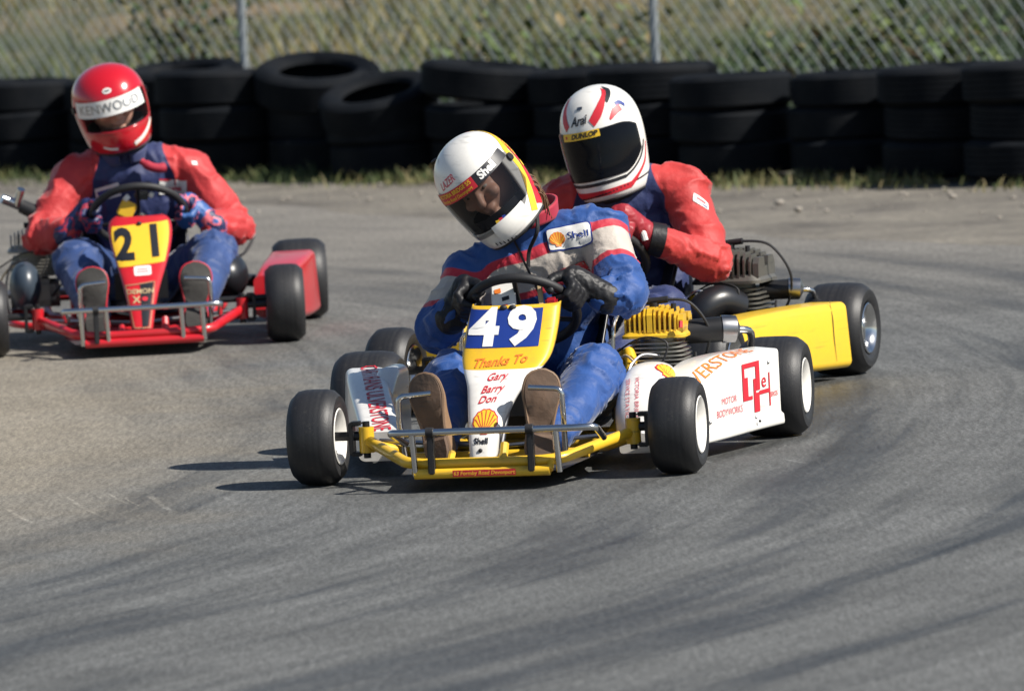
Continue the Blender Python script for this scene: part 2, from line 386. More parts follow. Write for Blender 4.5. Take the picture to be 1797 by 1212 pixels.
# ------------------------------------------------------------------ ground
def mnode(nt, op, a=None, b=None, c=None):
    n = nd(nt, 'ShaderNodeMath', operation=op)
    for i, v in enumerate((a, b, c)):
        if v is None: continue
        if isinstance(v, (int, float)): n.inputs[i].default_value = v
        else: nt.links.new(v, n.inputs[i])
    return n.outputs[0]
def asphalt():
    m = bpy.data.materials.new('asphalt'); m.use_nodes = True; MATS['asphalt'] = m
    nt = m.node_tree; L = nt.links.new; b = nt.nodes['Principled BSDF']; b.inputs['Roughness'].default_value = .82
    tc = nd(nt, 'ShaderNodeTexCoord'); P = tc.outputs['Object']
    sp = nd(nt, 'ShaderNodeSeparateXYZ'); L(P, sp.inputs[0])
    wn_ = nd(nt, 'ShaderNodeTexNoise'); wn_.inputs['Scale'].default_value = .35; wn_.inputs['Detail'].default_value = 2; L(P, wn_.inputs['Vector'])
    warp = mnode(nt, 'MULTIPLY_ADD', wn_.outputs['Fac'], .5, -.25)
    dx = mnode(nt, 'ADD', sp.outputs['X'], 13.0); dy = mnode(nt, 'SUBTRACT', sp.outputs['Y'], 25.2)
    r = mnode(nt, 'SQRT', mnode(nt, 'ADD', mnode(nt, 'MULTIPLY', dx, dx), mnode(nt, 'MULTIPLY', dy, dy)))
    an = mnode(nt, 'ARCTAN2', dy, dx); rw = mnode(nt, 'ADD', r, warp)
    def streak(fr, fa, seed, rr, det=4):
        cx = nd(nt, 'ShaderNodeCombineXYZ'); L(mnode(nt, 'MULTIPLY', rr, fr), cx.inputs[0]); L(mnode(nt, 'MULTIPLY', an, fa), cx.inputs[1]); cx.inputs[2].default_value = seed
        n = nd(nt, 'ShaderNodeTexNoise'); n.inputs['Scale'].default_value = 1; n.inputs['Detail'].default_value = det; n.inputs['Roughness'].default_value = .6; L(cx.outputs[0], n.inputs['Vector'])
        return n.outputs['Fac']
    def mrange(v, a, b_, c, d):
        n = nd(nt, 'ShaderNodeMapRange', interpolation_type='SMOOTHSTEP'); L(v, n.inputs[0])
        for i, q in enumerate((a, b_, c, d)): n.inputs[i+1].default_value = q
        return n.outputs[0]
    s1 = streak(3.1, 3.6, 1.3, rw, 3); s2 = streak(10, 4.5, 7.7, rw, 4); s3 = streak(30, 9, 3.1, r, 4)
    # grain and patches
    mp = nd(nt, 'ShaderNodeMapping'); mp.inputs['Scale'].default_value = (62, 7.5, 1); L(P, mp.inputs['Vector'])
    g2 = nd(nt, 'ShaderNodeTexNoise'); g2.inputs['Scale'].default_value = 1; g2.inputs['Detail'].default_value = 5; g2.inputs['Roughness'].default_value = .8; L(mp.outputs[0], g2.inputs['Vector'])
    g = nd(nt, 'ShaderNodeTexNoise'); g.inputs['Scale'].default_value = 95; g.inputs['Detail'].default_value = 6; g.inputs['Roughness'].default_value = .75; L(P, g.inputs['Vector'])
    vo = nd(nt, 'ShaderNodeTexVoronoi'); vo.inputs['Scale'].default_value = 130; L(P, vo.inputs['Vector'])
    pa = nd(nt, 'ShaderNodeTexNoise'); pa.inputs['Scale'].default_value = 1.6; pa.inputs['Detail'].default_value = 6; L(P, pa.inputs['Vector'])
    # dusty inside of the bend / rubbered line by radius
    line = mrange(mnode(nt, 'MULTIPLY_ADD', pa.outputs['Fac'], 1.6, r), 12.2, 13.6, 0.0, 1.0)
    far = mrange(sp.outputs['Y'], 26.0, 34.0, 0.0, 1.0)
    dust = nd(nt, 'ShaderNodeMix', data_type='RGBA'); L(line, dust.inputs[0])
    dust.inputs[6].default_value = (.245, .216, .168, 1); dust.inputs[7].default_value = (.107, .110, .108, 1)
    d2 = nd(nt, 'ShaderNodeMix', data_type='RGBA'); L(far, d2.inputs[0]); L(dust.outputs[2], d2.inputs[6]); d2.inputs[7].default_value = (.180, .167, .146, 1)
    k1 = mrange(s1, .42, .66, 1.05, .60); k2 = mrange(s2, .45, .72, 1.04, .80); k3 = mrange(s3, .35, .7, 1.06, .88)
    kk = mnode(nt, 'MULTIPLY', mnode(nt, 'MULTIPLY', k1, k2), k3)
    # streaks fade off the line and in the distance
    fade = mnode(nt, 'MULTIPLY', mnode(nt, 'MULTIPLY_ADD', line, .8, .2), mnode(nt, 'MULTIPLY_ADD', far, -.65, 1.0))
    k = mnode(nt, 'ADD', mnode(nt, 'MULTIPLY', kk, fade), mnode(nt, 'SUBTRACT', 1.0, fade))
    # tyre tracks: pairs of rubber bands along the racing arc
    nb_ = nd(nt, 'ShaderNodeTexNoise'); nb_.inputs['Scale'].default_value = .9; nb_.inputs['Detail'].default_value = 5; L(P, nb_.inputs['Vector'])
    nf_ = nd(nt, 'ShaderNodeTexNoise'); nf_.inputs['Scale'].default_value = 14; nf_.inputs['Detail'].default_value = 4; L(P, nf_.inputs['Vector'])
    for rc, wd, st in ((12.28, .07, .20), (13.02, .12, .30), (13.35, .07, .22), (14.05, .10, .26), (14.9, .14, .22), (15.45, .10, .2), (16.6, .16, .22)):
        dd = mnode(nt, 'ABSOLUTE', mnode(nt, 'SUBTRACT', mnode(nt, 'MULTIPLY_ADD', nb_.outputs['Fac'], .35, r), rc+.175))
        k = mnode(nt, 'SUBTRACT', k, mnode(nt, 'MULTIPLY', mrange(dd, wd*.25, wd*1.2, st*.75, 0.0), mrange(nb_.outputs['Fac'], .38, .58, 0.0, 1.0)))
    # pale scrapes
    scr = None
    for (ax_, ay_), (bx_, by_), wd in [((-1.40, 22.60), (-1.28, 22.0), .007), ((-1.24, 22.80), (-1.11, 22.12), .007), ((-1.02, 22.80), (-.915, 22.12), .010), ((-1.13, 22.85), (-1.04, 22.4), .005), ((-.80, 22.55), (-.735, 22.2), .007), ((.50, 22.92), (.59, 22.58), .007), ((.70, 22.88), (.80, 22.58), .006), ((-1.48, 22.35), (-1.44, 22.1), .007), ((-1.08, 22.7), (-1.0, 22.3), .004)]:
        L2 = (bx_-ax_)**2+(by_-ay_)**2
        px_ = mnode(nt, 'SUBTRACT', sp.outputs['X'], ax_); py_ = mnode(nt, 'SUBTRACT', sp.outputs['Y'], ay_)
        t_ = mnode(nt, 'MULTIPLY', mnode(nt, 'ADD', mnode(nt, 'MULTIPLY', px_, bx_-ax_), mnode(nt, 'MULTIPLY', py_, by_-ay_)), 1/L2)
        ds = mnode(nt, 'ABSOLUTE', mnode(nt, 'ADD', mnode(nt, 'MULTIPLY', mnode(nt, 'SUBTRACT', mnode(nt, 'MULTIPLY', px_, by_-ay_), mnode(nt, 'MULTIPLY', py_, bx_-ax_)), 1/math.sqrt(L2)), mnode(nt, 'MULTIPLY', mnode(nt, 'MULTIPLY', t_, mnode(nt, 'SUBTRACT', t_, 1.0)), .03)))
        m_ = mnode(nt, 'MULTIPLY', mrange(ds, wd*.3, wd*1.3, 1.0, 0.0), mnode(nt, 'MULTIPLY', mrange(t_, 0.0, .25, 0.0, 1.0), mrange(t_, .8, 1.0, 1.0, 0.0)))
        scr = m_ if scr is None else mnode(nt, 'ADD', scr, m_)
    k = mnode(nt, 'ADD', k, mnode(nt, 'MULTIPLY', scr, mrange(nf_.outputs['Fac'], .36, .6, .08, .55)))
    gk = mrange(g.outputs['Fac'], .3, .7, .55, 1.45); vk = mrange(vo.outputs['Distance'], 0.0, .8, 1.12, .82); pk = mnode(nt, 'MULTIPLY', mrange(pa.outputs['Fac'], .3, .7, .88, 1.12), mrange(g2.outputs['Fac'], .32, .68, .73, 1.28))
    tot = mnode(nt, 'MULTIPLY', mnode(nt, 'MULTIPLY', k, gk), mnode(nt, 'MULTIPLY', vk, pk))
    sc = nd(nt, 'ShaderNodeVectorMath', operation='SCALE'); L(d2.outputs[2], sc.inputs[0]); L(tot, sc.inputs['Scale'])
    L(sc.outputs[0], b.inputs['Base Color'])
    L(mrange(k, .5, 1.0, .55, .88), b.inputs['Roughness'])
    bp = nd(nt, 'ShaderNodeBump'); bp.inputs['Strength'].default_value = .5; bp.inputs['Distance'].default_value = .004
    L(g.outputs['Fac'], bp.inputs['Height']); L(bp.outputs[0], b.inputs['Normal'])
asphalt()
def soil(name, c1, c2, c3, s1=.9, s2=40):
    m = bpy.data.materials.new(name); m.use_nodes = True; MATS[name] = m
    nt = m.node_tree; L = nt.links.new; b = nt.nodes['Principled BSDF']; b.inputs['Roughness'].default_value = .92
    tc = nd(nt, 'ShaderNodeTexCoord')
    n = nd(nt, 'ShaderNodeTexNoise'); n.inputs['Scale'].default_value = s1; n.inputs['Detail'].default_value = 8; n.inputs['Roughness'].default_value = .65; L(tc.outputs['Object'], n.inputs['Vector'])
    r = nd(nt, 'ShaderNodeValToRGB'); e = r.color_ramp.elements
    e[0].position = .36; e[0].color = (*c1, 1); e[1].position = .66; e[1].color = (*c3, 1)
    q = r.color_ramp.elements.new(.5); q.color = (*c2, 1); L(n.outputs['Fac'], r.inputs[0])
    n2 = nd(nt, 'ShaderNodeTexNoise'); n2.inputs['Scale'].default_value = s2; n2.inputs['Detail'].default_value = 6; n2.inputs['Roughness'].default_value = .7; L(tc.outputs['Object'], n2.inputs['Vector'])
    mr = nd(nt, 'ShaderNodeMapRange'); mr.inputs[1].default_value = .3; mr.inputs[2].default_value = .7; mr.inputs[3].default_value = .6; mr.inputs[4].default_value = 1.35; L(n2.outputs['Fac'], mr.inputs[0])
    sc = nd(nt, 'ShaderNodeVectorMath', operation='SCALE'); L(r.outputs[0], sc.inputs[0]); L(mr.outputs[0], sc.inputs['Scale']); L(sc.outputs[0], b.inputs['Base Color'])
    bp = nd(nt, 'ShaderNodeBump'); bp.inputs['Strength'].default_value = .7; bp.inputs['Distance'].default_value = .02; L(n2.outputs['Fac'], bp.inputs['Height']); L(bp.outputs[0], b.inputs['Normal'])
soil('verge_dirt', (.10, .09, .078), (.165, .150, .125), (.215, .195, .160), 1.5, 30)
soil('field_soil', (.018, .036, .016), (.06, .068, .030), (.19, .14, .08), .45, 9)

WA = Vector((-2.404, 39.972, 0)); WD = Vector((.68857, -.72517, 0)); WN = Vector((.72517, .68857, 0))   # foot of the tyre wall, its run, its back
def wl(s, n, z=0): return WA + WD*s + WN*n + Vector((0, 0, z))

g = MB().add([(-600, -200, -.03), (600, -200, -.03), (600, 1000, -.03), (-600, 1000, -.03)], [(0, 1, 2, 3)]).build('ground', 'field_soil')
tag(g, 'rough open grassland reaching to the horizon', 'ground', kind='structure')
e0, e1 = wl(-60, -.35), wl(60, -2.75)
trk = MB()
edge = [wl(s, -.75 - max(0, s)*.24 + .09*math.sin(s*2.1) + .05*math.sin(s*5.3)) for s in np.linspace(-25, 25, 260)]
near = [(p.x - WN.x*60, p.y - WN.y*60, 0) for p in edge]
trk.grid([[ (p.x, p.y, 0) for p in edge], near]); t_o = trk.build('track', 'asphalt')
tag(t_o, 'grey worn asphalt race track with curved dark rubber streaks', 'track', kind='structure')
vg = MB(); vg.grid([[wl(s, n, -.012 + .03*max(0, (n+.6)/1.4)*(.5+.5*math.sin(s*1.7+n*3)) ) for s in np.linspace(-25, 25, 200)] for n in np.linspace(-8, 2.0, 24)])
v_o = vg.build('verge', 'verge_dirt'); tag(v_o, 'pale gravelly dirt verge along the foot of the tyre wall', 'verge', kind='structure')
# rough field behind the fence, rising gently
P = []
for n in np.linspace(.75, 60, 70):
    row = []
    for s in np.linspace(-45, 45, 100):
        h = .02 + .035*max(0, n-2) + (.22*math.sin(s*.45+n*.3)*math.sin(n*.5+1) + .12*math.sin(s*1.1+2)*math.sin(n*.9))*min(1, max(0, (n-1.5)/4))
        row.append(wl(s, n, h))
    P.append(row)
fld = MB().grid(P); f_o = fld.build('field', 'field_soil'); tag(f_o, 'rough sloping field of dry grass behind the wire fence', 'field', kind='structure')
F_BVH = fld.bvh()
# ------------------------------------------------------------------ tyre wall
def road_tyre(ro, wd, grooves):
    h = wd/2; ri = ro*.60; pr = [(-h*.55, ri), (-h*.80, ri+.012), (-h*.98, ri+(ro-ri)*.45), (-h*.96, ri+(ro-ri)*.7), (-h*.80, ro-.012)]
    n = 5; tr = []
    for k in range(n):
        a = -h*.74 + 1.48*h*k/n; b = a + 1.48*h/n
        d = .007 if grooves else .002
        tr += [(a, ro-.003), (b-.006, ro-.002), (b-.005, ro-.002-d), (b-.001, ro-.002-d)]
    pr += tr[:-2] + [(-a, b) for a, b in pr[::-1]]
    inn = [(h*.5, ri+.006), (h*.8, ri+.05), (h*.75, ro-.03), (0, ro-.022), (-h*.75, ro-.03), (-h*.8, ri+.05), (-h*.5, ri+.006)]
    mb = MB().lathe(pr + inn, 56, 'z', closed_prof=True)
    me = mb.mesh('road_tyre', ['old_rubber'], True, 35)
    bm = bmesh.new(); bm.from_mesh(me); bmesh.ops.recalc_face_normals(bm, faces=bm.faces); bm.to_mesh(me); bm.free(); return me
TV = [road_tyre(.285, .165, True), road_tyre(.275, .155, False), road_tyre(.295, .172, True)]
TH = [.165, .155, .172]
stacks = [(-1.2, 0), (-.65, .05), (-.094, 0), (.47, .14), (1.02, .05), (1.46, -.13), (1.99, .06), (2.54, -.06), (3.09, .04), (3.66, .14), (4.20, .04), (4.77, -.06), (5.36, .06), (6.0, -.03), (6.60, -.10), (7.2, .02)]
ordn = ['', '', 'first', 'second', 'third', 'fourth', 'fifth', 'sixth', 'seventh', 'eighth', 'ninth', 'tenth', 'eleventh', 'twelfth', 'thirteenth']
tilt = {(6, 2): (.22, .03), (7, 2): (.24, -.15), (8, 2): (.02, .12), (4, 2): (.10, -.04), (5, 2): (-.03, .03), (9, 2): (.0, -.03)}
for i, (s, off) in enumerate(stacks):
    if i in (0, 1, 15): continue
    z = .0; hts = 3
    for k in range(hts):
        vi = (i*2+k*3+i//3) % 3
        jx, jy = random.uniform(-.022, .022), random.uniform(-.022, .022)
        if i in (7,) and k == 2: z -= .045
        p = wl(s+jx, .27+off+jy, z+TH[vi]/2+.012)
        o = link('road_tyre', TV[vi]); o.location = p
        tx, ty = tilt.get((i, k), (random.uniform(-.025, .025), random.uniform(-.025, .025)))
        if (i, k) in tilt and abs(tx)+abs(ty) > .1: o.location.z += .028
        if i in (6, 7) and k == 2: o.location.z -= .02; o.location -= Vector((WN.x, WN.y, 0))*.05
        if i == 7 and k == 1: o.location.z -= .01
        o.rotation_mode = 'ZYX'; o.rotation_euler = (tx, ty, random.uniform(0, 6))
        lev = ('bottom', 'middle', 'top')[k]
        extra = ' tilted trackwards' if i in (6, 7) and k == 2 else ''
        tag(o, f'{lev} tyre{extra} in the {ordn[i]} stack of the tyre wall from the left', 'tyre', 'old car tyres stacked as a track barrier')
        z += TH[vi]*(.915 if i < 11 else .94)

# ------------------------------------------------------------------ wire fence
fence = empty('wire_fence', wl(3, .87)); FP = Vector(fence.location)
tag(fence, 'grey chain link wire fence on round steel posts behind the tyre wall', 'fence')
for s in (-1.98, .819, 3.618, 6.417):
    p = wl(s, .87) - FP
    mb = MB().tube([p+Vector((0, 0, -.05)), p+Vector((0, 0, 1.85))], .021, 12).tube([p+Vector((0, 0, 1.85)), p+Vector((0, 0, 1.875))], [.024, .010], 12)
    mb.build('post', 'galvanised', fence)
wm = MB(); c = .082; off = .024
for fam, rad in ((1, .0031), (-1, .0012)):
    s0 = -3.6
    while s0 < 9.5:
        a = s0; pts = []
        # one straight run of the weave between the bottom and the top wire
        z0, z1 = .06, 1.80
        pa = wl(a, .87+off*fam*.15, z0)-FP; pb = wl(a - fam*(z1-z0)*.92, .87+off*fam*.15, z1)-FP
        wm.tube([pa, pb], rad, 4, caps=False); s0 += c
for z in (.1, .95, 1.8): wm.tube([wl(-5, .895, z)-FP, wl(10, .895, z)-FP], .002, 5)
w_o = wm.build('wire_mesh', 'galvanised', fence, smooth=False); w_o['kind'] = 'stuff'

# ------------------------------------------------------------------ grass, weeds, stones
def grass_mat(name, ramp):
    m = bpy.data.materials.new(name); m.use_nodes = True; MATS[name] = m
    nt = m.node_tree; b = nt.nodes['Principled BSDF']; b.inputs['Roughness'].default_value = .7
    at = nd(nt, 'ShaderNodeAttribute', attribute_name='tint'); r = nd(nt, 'ShaderNodeValToRGB')
    el = r.color_ramp.elements; el[0].color = (*ramp[0], 1); el[1].color = (*ramp[-1], 1)
    for k, c_ in enumerate(ramp[1:-1]): q = el.new((k+1)/(len(ramp)-1)); q.color = (*c_, 1)
    nt.links.new(at.outputs['Fac'], r.inputs[0]); nt.links.new(r.outputs[0], b.inputs['Base Color'])
grass_mat('grass_dry', [(.022, .045, .016), (.055, .085, .024), (.12, .12, .04), (.24, .19, .09)])
grass_mat('leaf_green', [(.03, .055, .018), (.06, .10, .028), (.11, .14, .04), (.20, .12, .05)])
def blades(name, base, hgt, wid, lean, tint, mat):
    n = len(base); a = rng.uniform(0, 2*PI, n); la = rng.uniform(0, 2*PI, n)
    ux = np.stack([np.cos(a), np.sin(a), 0*a], 1)*wid[:, None]*.5
    ld = np.stack([np.cos(la), np.sin(la), 0*a], 1)*(hgt*lean)[:, None]
    up = np.zeros((n, 3)); up[:, 2] = hgt
    V = np.stack([base-ux, base+ux, base+ux*.7+up*.55+ld*.35, base-ux*.7+up*.55+ld*.35, base+up*.92+ld], 1).reshape(-1, 3)
    idx = np.arange(n)*5; F = []
    q = np.stack([idx, idx+1, idx+2, idx+3], 1).tolist(); t = np.stack([idx+3, idx+2, idx+4], 1).tolist()
    me = bpy.data.meshes.new(name); me.from_pydata(V.tolist(), [], q+t); me.materials.append(MATS[mat])
    at = me.attributes.new('tint', 'FLOAT', 'POINT'); at.data.foreach_set('value', np.repeat(tint, 5).astype(np.float32))
    return link(name, me)
n = 26000
s = rng.uniform(-4, 10, n); nn_ = np.where(rng.random(n) < .65, rng.normal(-.14, .09, n), rng.uniform(-.55, .9, n))
clump = vnoise(np.stack([s*2.3, nn_*2.0, 0*s], 1), 4); keep = rng.random(n) < (.06 + 1.7*np.clip(clump-.36, 0, 1)); s, nn_, clump = s[keep], nn_[keep], clump[keep]
base = np.array(WA)[None] + np.outer(s, np.array(WD)) + np.outer(nn_, np.array(WN)); base[:, 2] = 0
h = (.014 + .060*rng.random(len(s))**3)*(.45+1.0*clump)
gb = blades('verge_grass', base, h, .006+.006*rng.random(len(s)), .5*np.ones(len(s)), np.clip(rng.normal(.62, .2, len(s)) - .22*(s < 3) , 0, 1), 'grass_dry')
tag(gb, 'thin yellow green grass growing along the foot of the tyres', 'grass', kind='stuff')
# field grass in tussocks
n = 60000; s = rng.uniform(-12, 14, n); nn_ = 1.0 + 34*rng.random(n)**1.5
cl = vnoise(np.stack([s*.55, nn_*.28, 0*s], 1), 9)*.6 + vnoise(np.stack([s*2.2, nn_*1.2, 0*s+3], 1), 5)*.4
keep = rng.random(n) < np.clip((cl-.28)*2.6, .10, 1); s, nn_, cl = s[keep], nn_[keep], cl[keep]
base = np.array(WA)[None] + np.outer(s, np.array(WD)) + np.outer(nn_, np.array(WN))
base[:, 2] = .02 + .035*np.maximum(0, nn_-2) - .02
base[:, 2] += (.22*np.sin(s*.45+nn_*.3)*np.sin(nn_*.5+1) + .12*np.sin(s*1.1+2)*np.sin(nn_*.9))*np.clip((nn_-1.5)/4, 0, 1)
h = (.10 + .30*rng.random(len(s)))*(.5+cl); tn = np.clip(.12 + 1.3*(vnoise(np.stack([s*.4, nn_*.22, 0*s+8], 1), 2)-.35) + rng.normal(0, .16, len(s)), 0, 1)
fg = blades('field_grass', base, h, .012+.018*rng.random(len(s)), .7*np.ones(len(s)), tn, 'grass_dry')
tag(fg, 'dry tussocky grass covering the field behind the fence', 'grass', kind='stuff')

def leafy(name, loc, rad, n, leaf, label, cat, grp, tmean, stems=7):
    """a bush or weed: stems from the ground and leaves in clumps along them"""
    root = empty(name, loc); tag(root, label, cat, grp)
    rx, ry, rz = rad; st = MB(); tips = []
    for k in range(stems):
        a = random.uniform(0, 2*PI); q = random.uniform(.2, 1); e = Vector((rx*q*math.cos(a), ry*q*math.sin(a), rz*random.uniform(.7, 1.15)))
        m_ = Vector((e.x*.35, e.y*.35, e.z*.55)); pts = smooth_path([(0, 0, -.03), m_, e], 4); tips.append(pts)
        st.tube(pts, [max(.002, .010*(1-i/len(pts))) for i in range(len(pts))], 5)
    st.build('stem', 'hair_brown', root)
    V = []; F = []; T = []
    for k in range(n):
        pts = tips[k % stems]; p = pts[random.randint(1, len(pts)-1)] + Vector((random.gauss(0, rx*.28), random.gauss(0, ry*.28), random.gauss(0, rz*.15)))
        p.z = max(.02, p.z); d = Vector((random.gauss(0, 1), random.gauss(0, 1), random.gauss(.25, .7))).normalized(); _, u, w = frame_of(d)
        L = leaf*random.uniform(.6, 1.4); b_ = L*.32; o = len(V)
        V += [tuple(p), tuple(p+d*L*.5+u*b_), tuple(p+d*L+w*L*.1), tuple(p+d*L*.5-u*b_)]; F.append((o, o+1, o+2, o+3))
        T += [min(1, max(0, random.gauss(tmean, .2)))]*4
    me = bpy.data.meshes.new('foliage'); me.from_pydata(V, [], F); me.materials.append(MATS['leaf_green'])
    me.attributes.new('tint', 'FLOAT', 'POINT').data.foreach_set('value', T)
    link('foliage', me, root); return root
def fz(s, n):
    p = wl(s, n, 5); hit = F_BVH.ray_cast(p, Vector((0, 0, -1))); return Vector((p.x, p.y, hit[0].z)) if hit[0] else wl(s, n)
gw = 'weeds behind the fence'
leafy('weed_bush', fz(2.75, 1.35), (.36, .3, .62), 520, .075, 'tall green and rusty weed behind the fence above the white helmets', 'weed', gw, .6)
leafy('weed_bush', fz(4.15, 1.5), (.42, .3, .66), 560, .075, 'leafy pale green weed just right of the second fence post', 'weed', gw, .6)
leafy('weed_bush', fz(4.75, 1.75), (.5, .35, .55), 480, .07, 'low spreading weed right of the leafy pale weed by the post', 'weed', gw, .5)
leafy('weed_bush', fz(5.9, 1.7), (.45, .3, .58), 420, .07, 'sparse upright weed behind the fence near the right edge', 'weed', gw, .45)
leafy('dark_bush', fz(-1.35, 2.3), (.55, .45, .8), 900, .06, 'dark green bush behind the fence at the far left', 'bush', gw, .1, 12)
leafy('weed_bush', fz(1.5, 1.6), (.4, .3, .5), 420, .065, 'low green weed behind the fence between the two fence posts', 'weed', gw, .35)
leafy('dark_bush', fz(7.2, 13.5), (1.3, .8, .55), 1100, .08, 'long dark low bush far off in the field on the right', 'bush', gw, .02, 14)
leafy('dark_bush', fz(2.6, 17.0), (.9, .7, .7), 800, .08, 'dark low bush far off in the field at the top centre', 'bush', gw, .02, 14)
leafy('dark_bush', fz(-1.6, 11.0), (1.5, .9, .4), 900, .08, 'dark low bush in the field behind the red helmet', 'bush', gw, .12, 14)
def stone(loc, r, mat, label, name='stone', grp='stones on the verge'):
    mb = MB().ellipsoid((0, 0, 0), (r, r*.8, r*.55), seg=10, rings=7); q = random.uniform(0, 99)
    v = np.array(mb.v); nz = vnoise(v/r*1.6+q, 3)-.5; v *= (1+.5*nz)[:, None]; mb.v = [tuple(x) for x in v]
    o = mb.build(name, mat, None, True, 25); o.location = loc; o.rotation_euler.z = random.uniform(0, 6)
    tag(o, label, 'stone', grp); return o
M('pale_stone', (.30, .27, .23), .85, var=.3); M('rust_stone', (.42, .17, .08), .85, var=.3)
stone(fz(3.3, 15.5)+Vector((0, 0, .18)), .30, 'rust_stone', 'rusty orange boulder far off in the field behind the fence', 'boulder', 'boulders in the field')
stone(fz(1.2, 12.5)+Vector((0, 0, .10)), .24, 'pale_stone', 'pale boulder far off in the field behind the fence', 'boulder', 'boulders in the field')
sv = MB()
for k in range(420):
    p = wl(random.uniform(-2, 9), random.uniform(-1.9, -.1), 0); r = random.choice((.005, .006, .008, .012))*random.uniform(.6, 1.2)
    sv.ellipsoid((p.x, p.y, r*.3), (r, r*.8, r*.55), seg=6, rings=4)
o = sv.build('loose_stones', 'pale_stone'); tag(o, 'small loose stones scattered over the dirt verge', 'gravel', kind='stuff')
for (s_, n_, r), lb in zip([(6.45, -1.25, .024), (6.9, -1.6, .022), (5.55, -1.75, .018), (7.1, -.9, .018)],
        ['largest pale stone on the verge at the right', 'pale stone at the right edge near the asphalt', 'pale stone on the asphalt edge right of the red sleeve', 'small pale stone close to the rightmost tyres']):
    stone(wl(s_, n_, .012), r, 'pale_stone', lb)

# ------------------------------------------------------------------ karts
def wheel_meshes():
    out = {}
    for nm, ro, w, ri in (('front', .131, .132, .066), ('rear', .141, .190, .066)):
        h = w/2
        pr = [(-h*.72, ri+.004), (-h*.88, ri+.012), (-h*.985, ri+(ro-ri)*.42), (-h*.97, ri+(ro-ri)*.68), (-h*.86, ro-.014), (-h*.70, ro-.004), (-h*.4, ro-.0005), (0, ro)]
        pr = pr + [(-a, b) for a, b in pr[:-1][::-1]]
        t = MB().lathe(pr, 64, 'x')
        q = h*.93
        rp = [(-q+.004, ri+.006), (-q, ri+.012), (-q-.002, ri+.009), (-q+.004, ri+.001), (-q+.014, ri-.006), (-h*.60, ri-.011), (-h*.15, ri-.018), (h*.15, ri-.018), (h*.60, ri-.011), (q-.014, ri-.006), (q-.004, ri+.001), (q+.002, ri+.009), (q, ri+.012), (q-.004, ri+.006)]
        rm = MB().lathe(rp, 48, 'x')
        for g_ in (1, -1): rm.lathe([(g_*h*.16, ri-.017), (g_*h*.09, ri-.024), (g_*h*.07, .03), (g_*h*.14, .026), (g_*h*.14, .0001)], 48, 'x')      # web
        hb = MB()
        hb.tube([(-h*.6, 0, 0), (h*.6, 0, 0)], .011, 12)
        for sgn in (1, -1):
            hb.lathe([(sgn*h*.12, .021), (sgn*h*.50, .018), (sgn*h*.54, .013), (sgn*h*.54, .0001)], 20, 'x')
            for k in range(3):
                a = 2*PI*k/3+.4; hb.tube([(sgn*h*.05, .036*math.cos(a), .036*math.sin(a)), (sgn*h*.24, .036*math.cos(a), .036*math.sin(a))], .0055, 6)
        out[nm] = (t, rm, hb, ro)
    return out
WM = wheel_meshes(); WME = {}
for k_, (t, rm, hb, ro) in WM.items():
    for nm, mb, mats in (('tyre', t, ['slick']), ('hub', hb, ['steel'])):
        o = mb.build(nm, mats); WME[(k_, nm)] = o.data; bpy.data.objects.remove(o)
    for rmat in ('white_paint', 'chrome', 'dark_metal'):
        o = MB(); o.v = rm.v; o.f = rm.f; o.m = rm.m; o = o.build('rim', rmat); WME[(k_, 'rim', rmat)] = o.data; bpy.data.objects.remove(o)

def rrect(hw, hh, r, n=4):
    out = []
    for cx, cy, a0 in ((hw-r, hh-r, 0), (-hw+r, hh-r, 90), (-hw+r, -hh+r, 180), (hw-r, -hh+r, 270)):
        for k in range(n+1): a = R_(a0+90*k/n); out.append((cx+r*math.cos(a), cy+r*math.sin(a)))
    return out
def catm(rows, x):
    """smooth interpolation of table rows [(x, a, b, ...)]"""
    xs = [r[0] for r in rows]; i = max(0, min(len(xs)-2, int(np.searchsorted(xs, x))-1))
    t = (x-xs[i])/(xs[i+1]-xs[i]); t = min(1, max(0, t)); out = []
    for c_ in range(1, len(rows[0])):
        p1, p2 = rows[i][c_], rows[i+1][c_]
        m1 = (p2-rows[i-1][c_])/(xs[i+1]-xs[i-1]) if i > 0 else (p2-p1)/(xs[i+1]-xs[i])
        m2 = (rows[i+2][c_]-p1)/(xs[i+2]-xs[i]) if i+2 < len(rows) else (p2-p1)/(xs[i+1]-xs[i])
        d = xs[i+1]-xs[i]
        out.append((2*t**3-3*t*t+1)*p1+(t**3-2*t*t+t)*d*m1+(-2*t**3+3*t*t)*p2+(t**3-t*t)*d*m2)
    return out

def pod(kart, sgn, mat, secs, name='side_pod'):
    """secs: (y, x_in, x_out, z_bottom, z_top)"""
    rows = []
    for y in np.linspace(secs[0][0], secs[-1][0], 22):
        xi, xo, zb, zt = catm(secs, y)
        cx, cz = (xi+xo)/2, (zb+zt)/2; hw, hh = (xo-xi)/2, (zt-zb)/2
        sec = rrect(hw, hh, min(.022, hh*.5, hw*.5))
        rows.append([(sgn*(cx+a + (.010 if b < -hh*.55 and a > 0 else 0)), y, cz+b) for a, b in sec])
    mb = MB().grid(rows, closed_v=True); k = len(rows[0])
    mb.add(rows[0], [tuple(range(k))]); mb.add(rows[-1], [tuple(range(k))])
    o = mb.build(name, mat, kart, True, 50)
    bv = o.modifiers.new('b', 'BEVEL'); bv.width = .008; bv.segments = 3; bv.limit_method = 'ANGLE'; bv.angle_limit = R_(50)
    return o, mb

